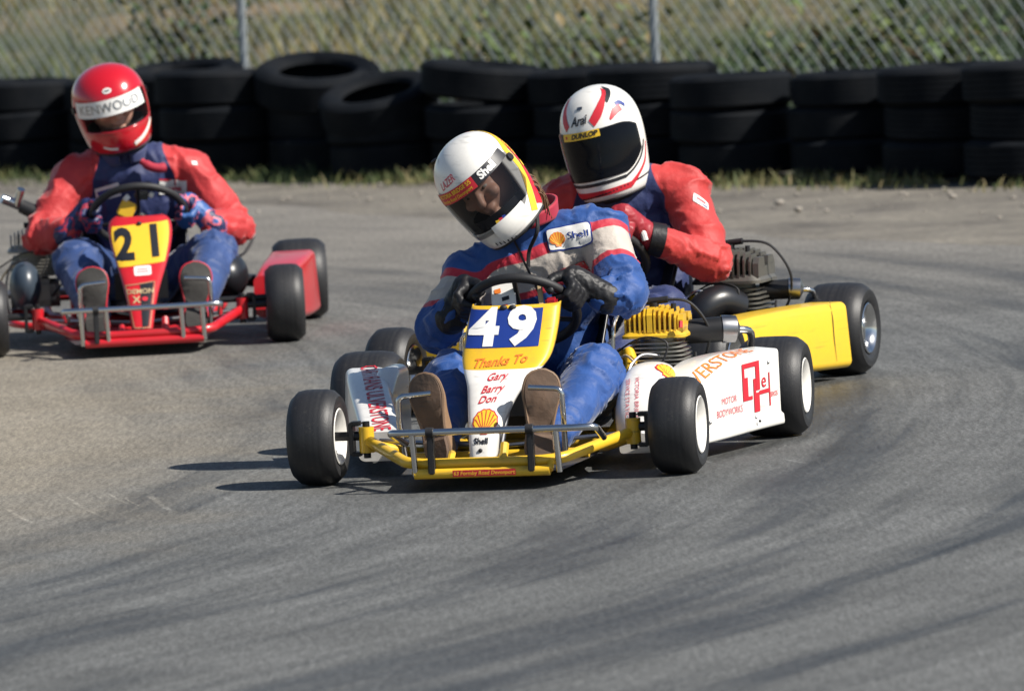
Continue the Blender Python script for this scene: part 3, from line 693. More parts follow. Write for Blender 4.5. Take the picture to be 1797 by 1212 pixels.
def engine(kart, x, y, z, head_mat, fin_mat, name='engine', sc=1.0, exhaust=True, exd=0.0, exl=1.0, exr=1.0):
    cx, cy = x, y
    en = MB().box((cx, cy, z-.075*sc), (.15*sc, .16*sc, .10*sc), bev=.02).tube([(cx-.09*sc, cy, z-.08*sc), (cx+.09*sc, cy, z-.08*sc)], .052*sc, 20)
    eng = en.build(name, 'cast_alloy', kart)
    f = MB(); nf = 7
    for k in range(nf):
        zz = z - .015*sc + k*.0115*sc; gx = (.074+.012*math.sin(PI*min(1, (k+1)/nf)))*sc
        sec = rrect(gx, gx*.95, .03*sc, 4); bot = [(cx+a, cy+b, zz) for a, b in sec]; top = [(cx+a, cy+b, zz+.0042*sc) for a, b in sec]; q = len(sec)
        f.grid([bot, top], closed_v=True); f.add(bot, [tuple(range(q))]); f.add(top, [tuple(range(q))])
    f.lathe([(z-.03*sc, .052*sc), (z+.085*sc, .052*sc)], 24, 'z', (cx, cy, 0))
    f.build('cylinder_fins', fin_mat, eng, True, 30)
    h = MB(); zt = z+.072*sc
    sec = rrect(.092*sc, .086*sc, .028*sc); q = len(sec); b0 = [(cx+a, cy+b, zt) for a, b in sec]; b1 = [(cx+a, cy+b, zt+.007*sc) for a, b in sec]; b2 = [(cx+a*.86, cy+b*.86, zt+.022*sc) for a, b in sec]
    h.grid([b0, b1, b2], closed_v=True); h.add(b0, [tuple(range(q))]); h.add(b2, [tuple(range(q))])
    for k in range(12):
        u = -1+2*k/11; xx = cx+u*.078*sc; hh = (.078-.020*abs(u)**2.5)*sc; dep = (.082-.010*abs(u)**3)*sc
        pr = [(-dep, .010*sc), (-dep*.97, hh*.75), (-dep*.8, hh), (-dep*.25, hh*1.0), (-dep*.18, hh*.6), (dep*.18, hh*.6), (dep*.25, hh), (dep*.8, hh), (dep*.97, hh*.75), (dep, .010*sc)]
        t = (.0026 if k not in (5, 11) else .0075)*sc
        A = [(xx-t, cy+a, zt+.005*sc+b) for a, b in pr]; B = [(xx+t, cy+a, zt+.005*sc+b) for a, b in pr]; q = len(pr)
        h.grid([A, B], closed_v=True); h.add(A, [tuple(range(q))]); h.add(B, [tuple(range(q))])
    h.build('cylinder_head', head_mat, eng, True, 30)
    px, py, pz = cx-.005, cy-.01, zt+.050*sc
    p = MB().tube([(px, py, pz-.01), (px, py, pz+.02*sc), (px, py, pz+.045*sc)], [.012, .013, .014], 12).tube(fillet([(px-.022, py, pz+.047*sc), (px+.04, py, pz+.052*sc)], .01), .010, 10)
    p.tube([(px+.055, py, pz-.01), (px+.055, py, pz+.04*sc)], .008, 8)
    p.build('spark_plug_cap', 'black_rubber', eng)
    ld = smooth_path([(px+.04, py, pz+.052*sc), (px+.10*sc, py+.01, pz+.04*sc), (px+.145*sc, py+.03, pz-.03*sc), (px+.135*sc, py+.05, pz-.10*sc), (px+.10*sc, py+.06, pz-.15*sc)], 8)
    MB().tube(ld, .0042, 7).build('ignition_lead', 'black_rubber', eng)
    if exhaust:
        ez = exd; ex = MB().tube([(cx+.075*sc, cy+.03, z+.078*sc), (cx+.17*sc, cy+.06, z+.080*sc)], [.034*sc, .036*sc], 20)
        ex.tube([(cx+.17*sc, cy+.06, z+.080*sc), (cx+.176*sc, cy+.062, z+.080*sc), (cx+.205*sc, cy+.075, z+.078*sc), (cx+.217*sc, cy+.08, z+.076*sc)], [.039*sc, .039*sc, .038*sc, .012*sc], 20, mi=1)
        ex.tube(smooth_path([(cx+.21*sc, cy+.08, z+.076*sc), (cx+.24*sc, cy+.13, z+.06*sc), (cx+.2*sc, cy+.3, z-.03*sc)], 5), .011, 10, mi=2)
        zx = z+.079*sc; ex.v = [(cx+(a-cx)*exl, cy+.06+(b-cy-.06)*exr, zx+(c2-zx)*exr+ez) for a, b, c2 in ex.v]; ex.build('exhaust', ['dark_metal', 'steel', 'chrome'], eng)
    cb = MB().tube([(cx-.02, cy-.085*sc, z-.03*sc), (cx-.02, cy-.15*sc, z-.03*sc)], .026*sc, 16).box((cx-.02, cy-.12*sc, z-.055*sc), (.05, .05, .05), bev=.008)
    cb.build('carburettor', 'cast_alloy', eng)
    for pts, rr_, mt in (([(cx-.02, cy-.13*sc, z-.03*sc), (cx-.07*sc, cy-.12*sc, z+.03*sc), (cx-.12*sc, cy-.06*sc, z-.02*sc), (cx-.14*sc, cy, z-.10*sc)], .0035, 'wood_tan'),
                         ([(cx+.02, cy-.14*sc, z-.02*sc), (cx+.05*sc, cy-.13*sc, z+.06*sc), (cx-.03*sc, cy-.11*sc, z+.075*sc), (cx-.13*sc, cy-.06*sc, z+.02*sc)], .0028, 'black_rubber'),
                         ([(cx+.06*sc, cy-.07*sc, z-.09*sc), (cx+.11*sc, cy-.05*sc, z-.03*sc), (cx+.10*sc, cy+.02*sc, z+.02*sc)], .004, 'black_rubber')):
        MB().tube(smooth_path(pts, 6), rr_, 7).build('hose', mt, eng)
    for bx, by in ((-1, -1), (1, -1), (-1, 1), (1, 1)): MB().tube([(cx+bx*.050*sc, cy+by*.055*sc, zt+.03*sc), (cx+bx*.050*sc, cy+by*.055*sc, zt+.064*sc)], .0065*sc, 6).build('head_nut', 'steel', eng)
    return eng

def build_kart(c_):
    k = empty('go_kart', (c_['pos'][0], c_['pos'][1], 0), -c_['yaw']); tag(k, c_['label'], 'go-kart', 'karts racing round the bend')
    fm = c_['frame']; x0 = c_.get('cx', 0.0)
    f = MB(); r = .0155
    fl, fr = c_['kings']
    bl, br = c_['front']; yb = -.30
    f.tube(fillet([(fl, .01, .118), (bl-.01, yb+.02, .078), (bl+.05, yb, .074), (br-.05, yb, .074), (br+.01, yb+.02, .078), (fr, .01, .118)], .05), r, 12)
    f.tube([(bl+.02, yb-.018, .050), (br-.02, yb-.018, .050)], .014, 12)
    f.tube([(bl+.02, yb-.016, .050), (bl+.02, yb, .074)], .009, 8).tube([(br-.02, yb-.016, .050), (br-.02, yb, .074)], .009, 8)
    for s_, kx in ((-1, fl), (1, fr)):
        f.tube([(kx, .0, .085), (kx, .0, .155)], .021, 14)
        f.tube(fillet([(kx, .01, .105), (kx*.72, .10, .07), (s_*.20, .32, .06), (s_*.20, .62, .06), (s_*.30, .80, .07), (s_*.32, 1.10, .12)], .07), r, 12)
        f.tube(fillet([(s_*.215, .66, .07), (s_*.215, .70, .25), (s_*.205, .74, .28)], .05), .011, 10)      # seat stays
    for y in (.05, .36, .66, 1.08): f.tube([(-.24 if y < 1 else -.32, y, .062 if y < 1 else .12), (.24 if y < 1 else .32, y, .062 if y < 1 else .12)], r*.9, 10)
    f.tube([(x0-.07, yb, .08), (x0-.07, yb+.03, .10)], .010, 8).tube([(x0+.075, yb, .08), (x0+.075, yb+.03, .12)], .012, 8)
    f.build('frame', fm, k)
    # kingpin brackets and stub axles, steering rods
    for s_, kx in ((-1, fl), (1, fr)):
        st = MB().tube([(kx, 0, .07), (kx, 0, .17)], .010, 10).tube([(kx+s_*.004, 0, .131), (s_*.47, 0, .131)], .0125, 12)
        st.box((kx+s_*.028, 0, .165), (.03, .04, .012), bev=.004).box((kx+s_*.028, 0, .082), (.03, .04, .012), bev=.004).box((kx+s_*.04, 0, .124), (.012, .04, .09), bev=.003)
        st.build('stub_axle', 'dark_metal', k)
    for a_, b_ in (((x0-.02, .02, .09), (fl+.02, .07, .11)), ((x0+.02, .02, .09), (fr-.02, .07, .11))): MB().tube([a_, b_], .006, 8).build('track_rod', 'steel', k)
    MB().add([(-.21, yb+.01, .046), (.23, yb+.01, .046), (.25, .05, .05), (.22, .5, .05), (-.22, .5, .05), (-.25, .05, .05)], [(0, 1, 2, 3, 4, 5)]).build('floor_tray', 'floor_sheet', k)
    # chrome bumper
    b = MB(); zb_ = .163
    tl, tr_ = c_['bar']
    b.tube(fillet([(tl+.01, yb+.11, .122), (tl-.005, yb-.02, zb_), (tl+.04, yb-.035, zb_), (tr_-.04, yb-.035, zb_), (tr_+.005, yb-.02, zb_), (tr_-.0, yb+.11, .122)], .03), .0095, 12)
    for xx in c_['uprights']: b.tube([(xx, yb-.033, zb_-.004), (xx+.004, yb-.022, .045)], .0085, 10)
    b.build('front_bumper', 'chrome', k)
    for xx in c_.get('straps', ()): MB().box((xx, yb-.028, .112), (.017, .026, .125), bev=.003).tube([(xx-.01, yb-.036, zb_), (xx+.01, yb-.036, zb_)], .0135, 12).build('bumper_strap', 'black_rubber', k)
    # pedals
    for (px, w, top) in c_['pedals']:
        MB().tube(fillet([(px+w*.5*(-1 if w < 0 else 1)*(1 if w > 0 else -1), -.135, top+.006), (px-w*.5, -.14, top), (px-w*.52, -.135, .18), (px-w*.45, -.10, .07)], .018), .0078, 10).build('pedal', 'chrome', k)
    # rear axle, disc, sprocket
    ax = MB().tube([(-.50, 1.04, .141), (.50, 1.04, .141)], .0155, 14); ax.build('rear_axle', 'steel', k)
    MB().lathe([(-.14, .03), (-.14, .085), (-.134, .085), (-.134, .03)], 32, 'x', (0, 1.04, .141), closed_prof=True).build('brake_disc', 'steel', k)
    MB().lathe([(.17, .03), (.17, .095), (.175, .095), (.175, .03)], 32, 'x', (0, 1.04, .141), closed_prof=True).build('sprocket', 'dark_metal', k)
    # seat: bucket of U sections going up the back
    rows = []
    for t in np.linspace(0, 1, 14):
        yy = .46 + .36*t + .12*max(0, t-.6); zz = .06 + .02*(1-t)+.40*max(0, (t-.35)/.65)**1.5
        hw = .17 + .035*t; rise = .10 + .11*math.sin(PI*min(1, t*.9+.15))
        rows.append([(hw*math.sin(a)*1.0, yy - .10*t*(1-math.cos(a))*1.5, zz + rise*(1-math.cos(a))) for a in np.linspace(-1.45, 1.45, 17)])
    so = MB().grid(rows).build('seat', 'black_plastic', k); sm = so.modifiers.new('s', 'SOLIDIFY'); sm.thickness = .007
    # wheels
    for nm, sx, yy, xx, kind in (('FL', -1, 0, .50, 'front'), ('FR', 1, 0, .50, 'front'), ('RL', -1, 1.04, c_.get('rt', .585), 'rear'), ('RR', 1, 1.04, c_.get('rt', .585), 'rear')):
        w_ = link('wheel', WME[(kind, 'hub')], k); w_.location = (sx*xx, yy, WM[kind][3]); w_.rotation_euler.z = c_.get('steer', 0) if kind == 'front' else 0
        if sx < 0 and kind == 'front': pass
        link('tyre', WME[(kind, 'tyre')], w_); link('rim', WME[(kind, 'rim', c_['rim'])], w_)
    # steering
    wc = Vector(c_['wheel_c']); N = Vector((0, .66, .75)).normalized(); U = Vector((0, -N.z, N.y)); X = Vector((1, 0, 0)); rr = c_.get('wheel_r', .15)
    sw = MB().tube([wc + X*rr*math.cos(a) + U*rr*math.sin(a) for a in np.linspace(0, 2*PI, 48, endpoint=False)], .0135, 12, closed=True)
    s_o = sw.build('steering_wheel', 'black_rubber', k)
    sp = MB()
    for a in (PI/2+.0, PI+.35, -.35): sp.tube([wc-N*.02, wc + X*(rr-.01)*math.cos(a)+U*(rr-.01)*math.sin(a)], .007, 8)
    sp.lathe([(0, .0001), (0, .032), (.012, .032), (.012, .0001)], 20, 'z'); v = sp.v[-80:]
    sp.v[-80:] = [tuple(wc - N*.028 + X*p[0] + U*p[1] + N*p[2]) for p in v]
    sp.build('steering_spokes', 'dark_metal', s_o)
    MB().tube([wc-N*.02, Vector((x0, .03, .085))], .010, 10).build('steering_column', 'steel', k)
    return k, wc, N, U, X, rr

# ---- number panel (front fairing)
def bib(kart, secs, cols, name='front_panel'):
    """secs (z, y, cx, halfwidth, depth); cols: [(z, material)] from the bottom up"""
    zs = np.linspace(secs[0][0], secs[-1][0], 44); rows = []; mi = []; mats = []
    for _, m_ in cols:
        if m_ not in mats: mats.append(m_)
    for z in zs:
        y, cx, hw, dp = catm(secs, z); row = []
        for s_ in np.linspace(-1, 1, 25):
            a = s_*PI/2; sx = math.copysign(abs(math.sin(a))**.62, s_); cy = abs(math.cos(a))**.62
            row.append((cx+hw*sx, y + dp*(1-cy), z + .10*dp*(1-cy)))
        rows.append(row); cur = cols[0][1]
        for zz, m_ in cols:
            if z >= zz: cur = m_
        mi.append(mats.index(cur))
    mb = MB().grid(rows, rowmi=mi); o = mb.build(name, mats, kart, True, 60)
    sm = o.modifiers.new('s', 'SOLIDIFY'); sm.thickness = .004; sm.offset = -1
    # solidify towards the inside
    return o, mb

def bibpt(secs, X, Z, off):
    def P_(X, Z):
        y, cx, hw, dp = catm(secs, Z); q = min(.985, abs((X-cx)/hw)); sa = q**(1/.62); cy = (1-sa*sa)**.31
        return Vector((X, y+dp*(1-cy), Z+.10*dp*(1-cy)))
    p = P_(X, Z); e = .004; n = (P_(X+e, Z)-P_(X-e, Z)).cross(P_(X, min(secs[-1][0], Z+e))-P_(X, max(secs[0][0], Z-e))).normalized()
    return p + (n if n.y < 0 else -n)*off
def bibmap(secs, items, off, name, par):
    mb = MB(); mats = []
    for (vs, fs), mat, lift, dx, dz, rot in items:
        if mat not in mats: mats.append(mat)
        cr, sr = math.cos(rot), math.sin(rot)
        mb.add([bibpt(secs, x*cr-y*sr+dx, x*sr+y*cr+dz, off+lift) for x, y in vs], fs, mats.index(mat))
    return link(name, mb.mesh(name, mats, True, 60), par)
# ================= kart 49
K49 = dict(pos=(-.0511, 22.6144), yaw=.2071, frame='yellow_paint', kings=(-.365, .375), front=(-.185, .225), bar=(-.225, .33), uprights=(-.165, .228), straps=(-.115, .158),
           pedals=[(-.195, .09, .245), (.165, -.09, .252)], rim='white_paint', wheel_c=(.0, .42, .425), label='yellow framed go-kart number 49 with white side pods leading the group')
k49, wc49, N49, U49, X49, rr49 = build_kart(K49)
B49 = [(.068, -.17, -.014, .037, .05), (.12, -.145, -.014, .043, .055), (.20, -.075, -.010, .062, .065), (.25, -.01, -.004, .082, .07), (.285, .05, .002, .108, .065), (.32, .10, .006, .124, .055), (.39, .175, .010, .128, .05), (.455, .235, .014, .124, .045)]
b49, bm49 = bib(k49, B49, [(0, 'white_paint'), (.288, 'yellow_paint')])
np_o = bibmap(B49, [(rect2d(.206, .098, 22, 16), 'blue_print', 0, -.006, .396, .0)], .0012, 'number_plate', b49)
bibmap(B49, [(text2d('4', .130, bold=.0055, cuts=2, sx=1.22), 'white_print', 0, -.060, .394, 0)], .0032, 'digit', np_o)
bibmap(B49, [(text2d('9', .130, bold=.0055, cuts=2, sx=1.22), 'white_print', 0, .043, .396, 0)], .0032, 'digit', np_o)
bibmap(B49, [(text2d('Thanks To', .031, shear=.35, bold=.0006, cuts=1, sx=1.12), 'orange_print', 0, -.004, .312, .07)], .002, 'lettering', b49)
for t, dx, z in (('Gary', -.002, .275), ('Barry', -.006, .246), ('Don', -.014, .221)):
    bibmap(B49, [(text2d(t, .025, shear=.4, bold=.0003, cuts=1, sx=1.1), 'red_print', 0, dx, z, .08)], .002, 'lettering', b49)
sh, ribs = shell2d(.030); sh_b, _ = shell2d(.0335)
bibmap(B49, [(sh_b, 'red_print', 0, -.010, .166, 0), (sh, 'yellow_print', .0008, -.010, .166, 0)] + [(rb, 'red_print', .0014, -.010, .166, 0) for rb in ribs], .0015, 'shell_badge', b49)
bibmap(B49, [(text2d('Shell', .022, bold=.0006, cuts=1, sx=.95), 'black_print', 0, -.016, .117, 0)], .0015, 'lettering', b49)
for c3, r3 in (((-.014, .227, .449), (.011, .008, .008)), ((.012, .227, .449), (.011, .008, .008)), ((-.016, -.160, .094), (.006, .005, .006))): MB().ellipsoid(c3, r3, seg=10, rings=6).build('panel_bolt', 'black_rubber', b49)
# side pods
podR = [(.17, .305, .445, .045, .115), (.30, .325, .482, .045, .165), (.42, .355, .517, .046, .215), (.54, .385, .555, .048, .252), (.70, .42, .597, .05, .268), (.85, .45, .632, .05, .268)]
podL = [(.17, .300, .420, .045, .125), (.36, .355, .475, .045, .170), (.54, .410, .53, .048, .212), (.70, .455, .575, .05, .240), (.82, .485, .605, .05, .252)]
def pod_cham(kart, sgn, mat, secs):
    """secs: (y, x_in, x_out, z_bottom, z_crease, z_top)"""
    rows = []
    for y in np.linspace(secs[0][0], secs[-1][0], 26):
        xi, xo, zb, zo, zi = catm(secs, y)
        pts = [(xi, zb), (xo+.010, zb), (xo+.008, zb+.030), (xo, zb+.036), (xo, zo), (xo-.068, zi), (xi, zi-.012)]
        out = []
        for i in range(len(pts)):
            p0, p1, p2 = Vector(pts[i-1]), Vector(pts[i]), Vector(pts[(i+1) % len(pts)]); r = min(.010, (p0-p1).length*.4, (p2-p1).length*.4)
            A, B = p1+(p0-p1).normalized()*r, p1+(p2-p1).normalized()*r
            for t in (0, .33, .67, 1): out.append(A*(1-t)**2+p1*2*t*(1-t)+B*t*t)
        rows.append([(sgn*p.x, y, p.y) for p in out])
    mb = MB().grid(rows, closed_v=True); k = len(rows[0]); mb.add(rows[0], [tuple(range(k))]); mb.add(rows[-1], [tuple(range(k))])
    o = mb.build('side_pod', mat, kart, True, 50); bv = o.modifiers.new('b', 'BEVEL'); bv.width = .006; bv.segments = 2; bv.limit_method = 'ANGLE'; bv.angle_limit = R_(60)
    return o, mb
podR = [(.15, .305, .440, .045, .070, .100), (.26, .325, .475, .045, .100, .145), (.36, .35, .505, .045, .145, .195), (.47, .38, .535, .046, .200, .245), (.57, .40, .562, .048, .243, .268), (.68, .42, .592, .05, .260, .272), (.85, .45, .632, .05, .262, .270)]
pr_o, pr_m = pod_cham(k49, 1, 'white_shell', podR); pl_o, pl_m = pod(k49, -1, 'white_shell', podL)
bR, bL = pr_m.bvh(), pl_m.bvh()
rows = []
for yy in np.linspace(.62, .84, 6): rows.append([(-.458+a, yy, .150+b_) for a, b_ in rrect(.032, .108-.10*max(0, .70-yy)/.08*.5, .024)])
fin_m = MB().grid(rows, closed_v=True); fin_m.add(rows[0], [tuple(range(len(rows[0])))]); fin_m.add(rows[-1], [tuple(range(len(rows[0])))]); fin_m.build('inner_panel', 'white_shell', pl_o)
# right pod: red monogram and words on the outer flank; flank runs back and outwards
fx = Vector((.27, 1, .02)).normalized(); fn = Vector((1, -.27, 0)).normalized(); fu = Vector((0, 0, 1))
def bar(x, y, w, h): v, f = rect2d(w, h, 3, 3); return ([(a+x, b+y) for a, b in v], f)
def stretch(vf, sx): return ([(a*sx, b) for a, b in vf[0]], vf[1])
def zb_(x0, y0, x1, y1): return bar(((x0+x1)/2-855)*.00065, (500-(y0+y1)/2)*.000237, (x1-x0)*.00065, (y1-y0)*.000237)
mono = [zb_(715, 205, 890, 262), zb_(848, 262, 890, 548), zb_(715, 262, 737, 640), zb_(737, 370, 768, 640), zb_(768, 596, 808, 640), zb_(822, 405, 846, 800), zb_(846, 575, 880, 800), zb_(880, 560, 985, 608), zb_(985, 375, 998, 770)]
wrap([(m_, 'red_print', 0, 0, 0, 0) for i, m_ in enumerate(mono)] + [(text2d('e', .058, bold=.0004, cuts=1, sx=1.3), 'red_print', 0, .050, .010, 0)], bR, (.59, .69, .172), fx, fu, fn, .002, 'monogram', pr_o)
wrap([(text2d('BROS', .019, bold=.0002, cuts=1, sx=1.1), 'red_print', 0, 0, 0, 0)], bR, (.61, .808, .140), fx, fu, fn, .002, 'lettering', pr_o)
wrap([(text2d('MOTOR', .026, cuts=1, sx=1.05), 'pink_print', 0, 0, 0, 0)], bR, (.545, .515, .150), fx, fu, fn, .002, 'lettering', pr_o)
wrap([(text2d('BODYWORKS', .028, cuts=1, sx=.95), 'pink_print', 0, 0, 0, 0)], bR, (.545, .515, .118), fx, fu, fn, .002, 'lettering', pr_o)
wrap([(text2d('ULVERSTONE', .058, bold=.0003, cuts=1, sx=1.25), 'orange_print', 0, 0, 0, 0)], bR, (.512, .53, .26), (.27, .95, .10), (-.95, .27, .0), (.25, -.25, .94), .002, 'lettering', pr_o)
MB().ellipsoid((.605, .66, .077), (.004, .004, .004), seg=8, rings=6).build('rivet', 'dark_metal', pr_o)
# left pod: lettering down its sloping top
wrap([(text2d('CARTRANS ULVERSTONE', .070, bold=.0006, cuts=1, sx=.86), 'red_print', 0, 0, 0, 0)], bL, (-.452, .50, .21), (.255, -.93, -.20), (.93, .255, .0), (0, -.2, .98), .002, 'lettering', pl_o)
wrap([(text2d('PH', .03, bold=.0004, cuts=1, sx=1.1), 'red_print', 0, 0, 0, 0)], bL, (-.47, .30, .12), (.27, -1, 0), (0, 0, 1), (-1, -.27, 0), .003, 'lettering', pl_o)
for q in ((.52, .40, .10), (.60, .70, .085), (.625, .81, .23)):
    hit = bR.ray_cast(Vector((1.0, q[1]-.14, q[2])), Vector((-1, .27, 0)).normalized(), 1.0)
    if hit[0]: MB().ellipsoid(hit[0], (.0055, .0055, .0055), seg=10, rings=6).build('pod_bolt', 'steel', pr_o)
# engine, intake box
e49 = engine(k49, .312, .75, .245, 'yellow_paint', 'fin_alloy')
MB().tube([(.395, .655, .345), (.395, .662, .362)], .006, 8).build('head_tag', 'red_print', e49)
ab = []
for t in np.linspace(0, 1, 20):
    y, z, hw, hd = catm([(0, .300, .045, .062, .05), (.25, .305, .11, .074, .055), (.55, .35, .165, .076, .060), (.8, .44, .210, .072, .056), (.93, .52, .220, .060, .044), (1, .58, .218, .042, .030)], t)
    y2, z2, _, _ = catm([(0, .300, .045, .062, .05), (.25, .305, .11, .074, .055), (.55, .35, .165, .076, .060), (.8, .44, .210, .072, .056), (.93, .52, .220, .060, .044), (1, .58, .218, .042, .030)], min(1, t+.02) if t < .97 else t)
    d = Vector((0, y2-y, z2-z)) if t < .97 else Vector((0, 1, 0)); d.normalize(); nn2 = Vector((0, d.z, -d.y))
    ab.append([Vector((.342, y, z)) + Vector((1, 0, 0))*hw*math.copysign(abs(math.cos(a))**.8, math.cos(a)) + nn2*hd*math.copysign(abs(math.sin(a))**.8, math.sin(a)) for a in np.linspace(0, 2*PI, 28, endpoint=False)])
amb = MB().grid(ab, closed_v=True); amb.add(ab[0], [tuple(range(28))]); amb.add(ab[-1], [tuple(range(28))])
a_o = amb.build('intake_box', 'white_shell', k49, True, 60); ba = amb.bvh()
na = Vector((.15, -.75, .65)).normalized()
wrap([(text2d('VICTORIA BRIDGE', .017, cuts=0, sx=1.15), 'pink_print', 0, 0, .012, 0), (text2d('SERVICE STATION', .017, cuts=0, sx=1.15), 'pink_print', 0, 0, -.014, 0)], ba, (.318, .30, .175), (.05, -.55, -.84), (1, 0, .0), na, .0015, 'lettering', a_o)
sh, ribs = shell2d(.036); shb, _ = shell2d(.041)
wrap([(shb, 'red_print', 0, 0, 0, 0), (sh, 'yellow_print', .001, 0, 0, 0)] + [(rb, 'orange_print', .0016, 0, 0, 0) for rb in ribs], ba, (.395, .42, .235), (.55, .35, -.75), (.3, .75, .55), (.55, -.55, .62), .0015, 'shell_badge', a_o)
MB().tube(smooth_path([(.262, .50, .15), (.262, .55, .235), (.29, .60, .275), (.335, .63, .27)], 6), .0045, 8).build('throttle_cable', 'steel', k49)
MB().tube([(.42, .62, .10), (.425, .60, .205)], .013, 10).build('breather_pipe', 'white_print', k49)
MB().tube(fillet([(.205, .60, .10), (.215, .60, .36), (.222, .66, .40), (.30, .70, .395)], .03), .006, 8).build('seat_rail', 'chrome', k49)
MB().tube(fillet([(.245, .36, .08), (.270, .52, .15), (.250, .66, .26), (.240, .68, .285)], .05), .017, 10).build('side_bar', 'yellow_paint', k49)
MB().tube(fillet([(-.245, .40, .08), (-.30, .60, .14), (-.30, .74, .20)], .05), .014, 10).build('side_bar', 'yellow_paint', k49)
# steering column cover with a sticker, and a strut
cv = MB().box((-.035, .335, .475), (.068, .010, .085), bev=.004, rot=Matrix.Rotation(-.5, 3, 'X') @ Matrix.Rotation(-.12, 3, 'Y'))
c_o = cv.build('column_cover', 'white_print', k49); bc = cv.bvh()
wrap([(rect2d(.02, .012), 'black_print', 0, .008, -.012, .2), (rect2d(.018, .014), 'orange_print', 0, -.016, .012, .2), (rect2d(.03, .006), 'red_print', 0, .0, -.034, .1)], bc, (-.035, .335, .475), (1, 0, .1), (0, .45, .88), (0, -.88, .45), .0015, 'sticker', c_o)
MB().box((.068, .34, .470), (.014, .008, .085), bev=.002, rot=Matrix.Rotation(-.5, 3, 'X') @ Matrix.Rotation(-.15, 3, 'Y')).build('strut', 'wood_tan', k49)
MB().box((.10, .33, .455), (.034, .02, .022), bev=.006).build('switch_box', 'red_print', k49)
MB().box((0, .26, .20), (.18, .18, .15), bev=.03).build('fuel_tank', 'black_plastic', k49)
# front sticker
wrap([(rect2d(.172, .017, 8, 2), 'red_print', 0, 0, 0, 0), (text2d('63 Formby Road Devonport', .0145, shear=.15, bold=.0002, sx=1.0), 'yellow_print', .0012, 0, 0, 0)], None, (.028, -.3325, .050), (1, 0, 0), (0, 0, 1), (0, -1, 0), .0015, 'bumper_sticker', k49)

# ================= second kart (behind 49)
KC = dict(pos=(.1232, 24.7559), yaw=.3264, frame='yellow_paint', kings=(-.365, .375), front=(-.185, .225), bar=(-.225, .33), uprights=(-.165, .228), straps=(-.115, .158),
          pedals=[(-.195, .09, .245), (.165, -.09, .252)], rim='chrome', wheel_c=(.0, .46, .425), label='yellow go-kart with tall grey engine following close behind number 49')
kC, wcC, NC, UC, XC, rrC = build_kart(KC)
bC, bmC = bib(kC, [(.068, -.17, 0, .037, .05), (.12, -.145, 0, .043, .055), (.20, -.075, 0, .062, .065), (.285, .05, 0, .106, .065), (.39, .175, 0, .125, .05), (.44, .22, 0, .118, .045)], [(0, 'yellow_paint')])
pC = [(.15, .335, .470, .100, .215), (.32, .37, .505, .072, .232), (.52, .42, .555, .05, .238), (.70, .465, .60, .04, .238), (.88, .515, .650, .035, .236)]
prC, prCm = pod(kC, 1, 'yellow_pod', pC); pod(kC, -1, 'yellow_pod', pC)
engine(kC, .318, .82, .222, 'fin_dark', 'fin_dark', sc=1.22, exd=-.040, exl=.74, exr=.70)
MB().tube(smooth_path([(.27, .62, .16), (.28, .60, .235), (.32, .64, .265), (.36, .70, .24)], 6), .05, 14).build('intake_hose', 'black_plastic', kC)
MB().tube(smooth_path([(.20, .60, .22), (.225, .60, .275), (.27, .61, .30), (.315, .64, .275)], 6), .0045, 8).build('throttle_cable', 'chrome', kC)
wrap([(strip2d([(0, .10), (.002, .04), (-.001, -.02), (.002, -.09)], [.002, .004, .0035, .001]), 'black_print', 0, 0, 0, 0)], prCm.bvh(), (.62, .80, .15), Vector((.3, 1, 0)), (0, 0, 1), Vector((1, -.3, 0)), .002, 'crack', prC)

# ================= kart 21
K21 = dict(pos=(-1.257, 28.154), yaw=-.0492, frame='red_paint', kings=(-.335, .355), front=(-.20, .235), bar=(-.245, .275), uprights=(-.19, -.105, .145, .215), straps=(-.14,), cx=.015,
           pedals=[(-.145, .085, .235), (.205, -.085, .235)], rim='white_paint', wheel_c=(.025, .42, .43), wheel_r=.158, label='red go-kart number 21 at the left rear of the group', rt=.58)
k21, wc21, N21, U21, X21, rr21 = build_kart(K21)
B21 = [(.068, -.20, .013, .035, .04), (.14, -.13, .016, .046, .045), (.20, -.07, .019, .060, .05), (.29, .04, .025, .088, .05), (.35, .11, .026, .104, .05), (.395, .16, .026, .108, .045), (.425, .19, .026, .098, .04), (.438, .20, .026, .075, .03)]
b21, bm21 = bib(k21, B21, [(0, 'red_paint')])
pv = []; nzp, nxp = 16, 18
for i in range(nzp+1):
    z = .282+(.412-.282)*i/nzp; _, cxp, hwp, _ = catm(B21, z); hwp *= .90
    for j in range(nxp+1): pv.append((cxp+hwp*(-1+2*j/nxp), z+.006*(-1+2*j/nxp)))
pf = [[i*(nxp+1)+j, i*(nxp+1)+j+1, (i+1)*(nxp+1)+j+1, (i+1)*(nxp+1)+j] for i in range(nzp) for j in range(nxp)]
np_o = bibmap(B21, [((pv, pf), 'yellow_plate', 0, 0, 0, 0)], .0012, 'number_plate', b21)
bibmap(B21, [(text2d('2', .136, bold=.0062, cuts=2, sx=.90), 'black_print', 0, -.030, .343, .03)], .0032, 'digit', np_o)
bibmap(B21, [(text2d('1', .136, bold=.0062, cuts=2, sx=.95), 'black_print', 0, .072, .351, .03)], .0032, 'digit', np_o)
bibmap(B21, [(rect2d(.058, .030, 6, 4, .004), 'white_print', 0, .026, .264, .03), (rect2d(.036, .003), 'pink_print', .001, .026, .268, .03), (rect2d(.04, .003), 'pink_print', .001, .026, .260, .03)], .0012, 'sticker', b21)
dark = poly2d([(.014, .222), (.060, .226), (.034, .088), (.014, .088)], 3)
outl = lstrip_([(-.034, .218), (.064, .228), (.038, .084), (-.012, .084), (-.034, .218)], .0028)
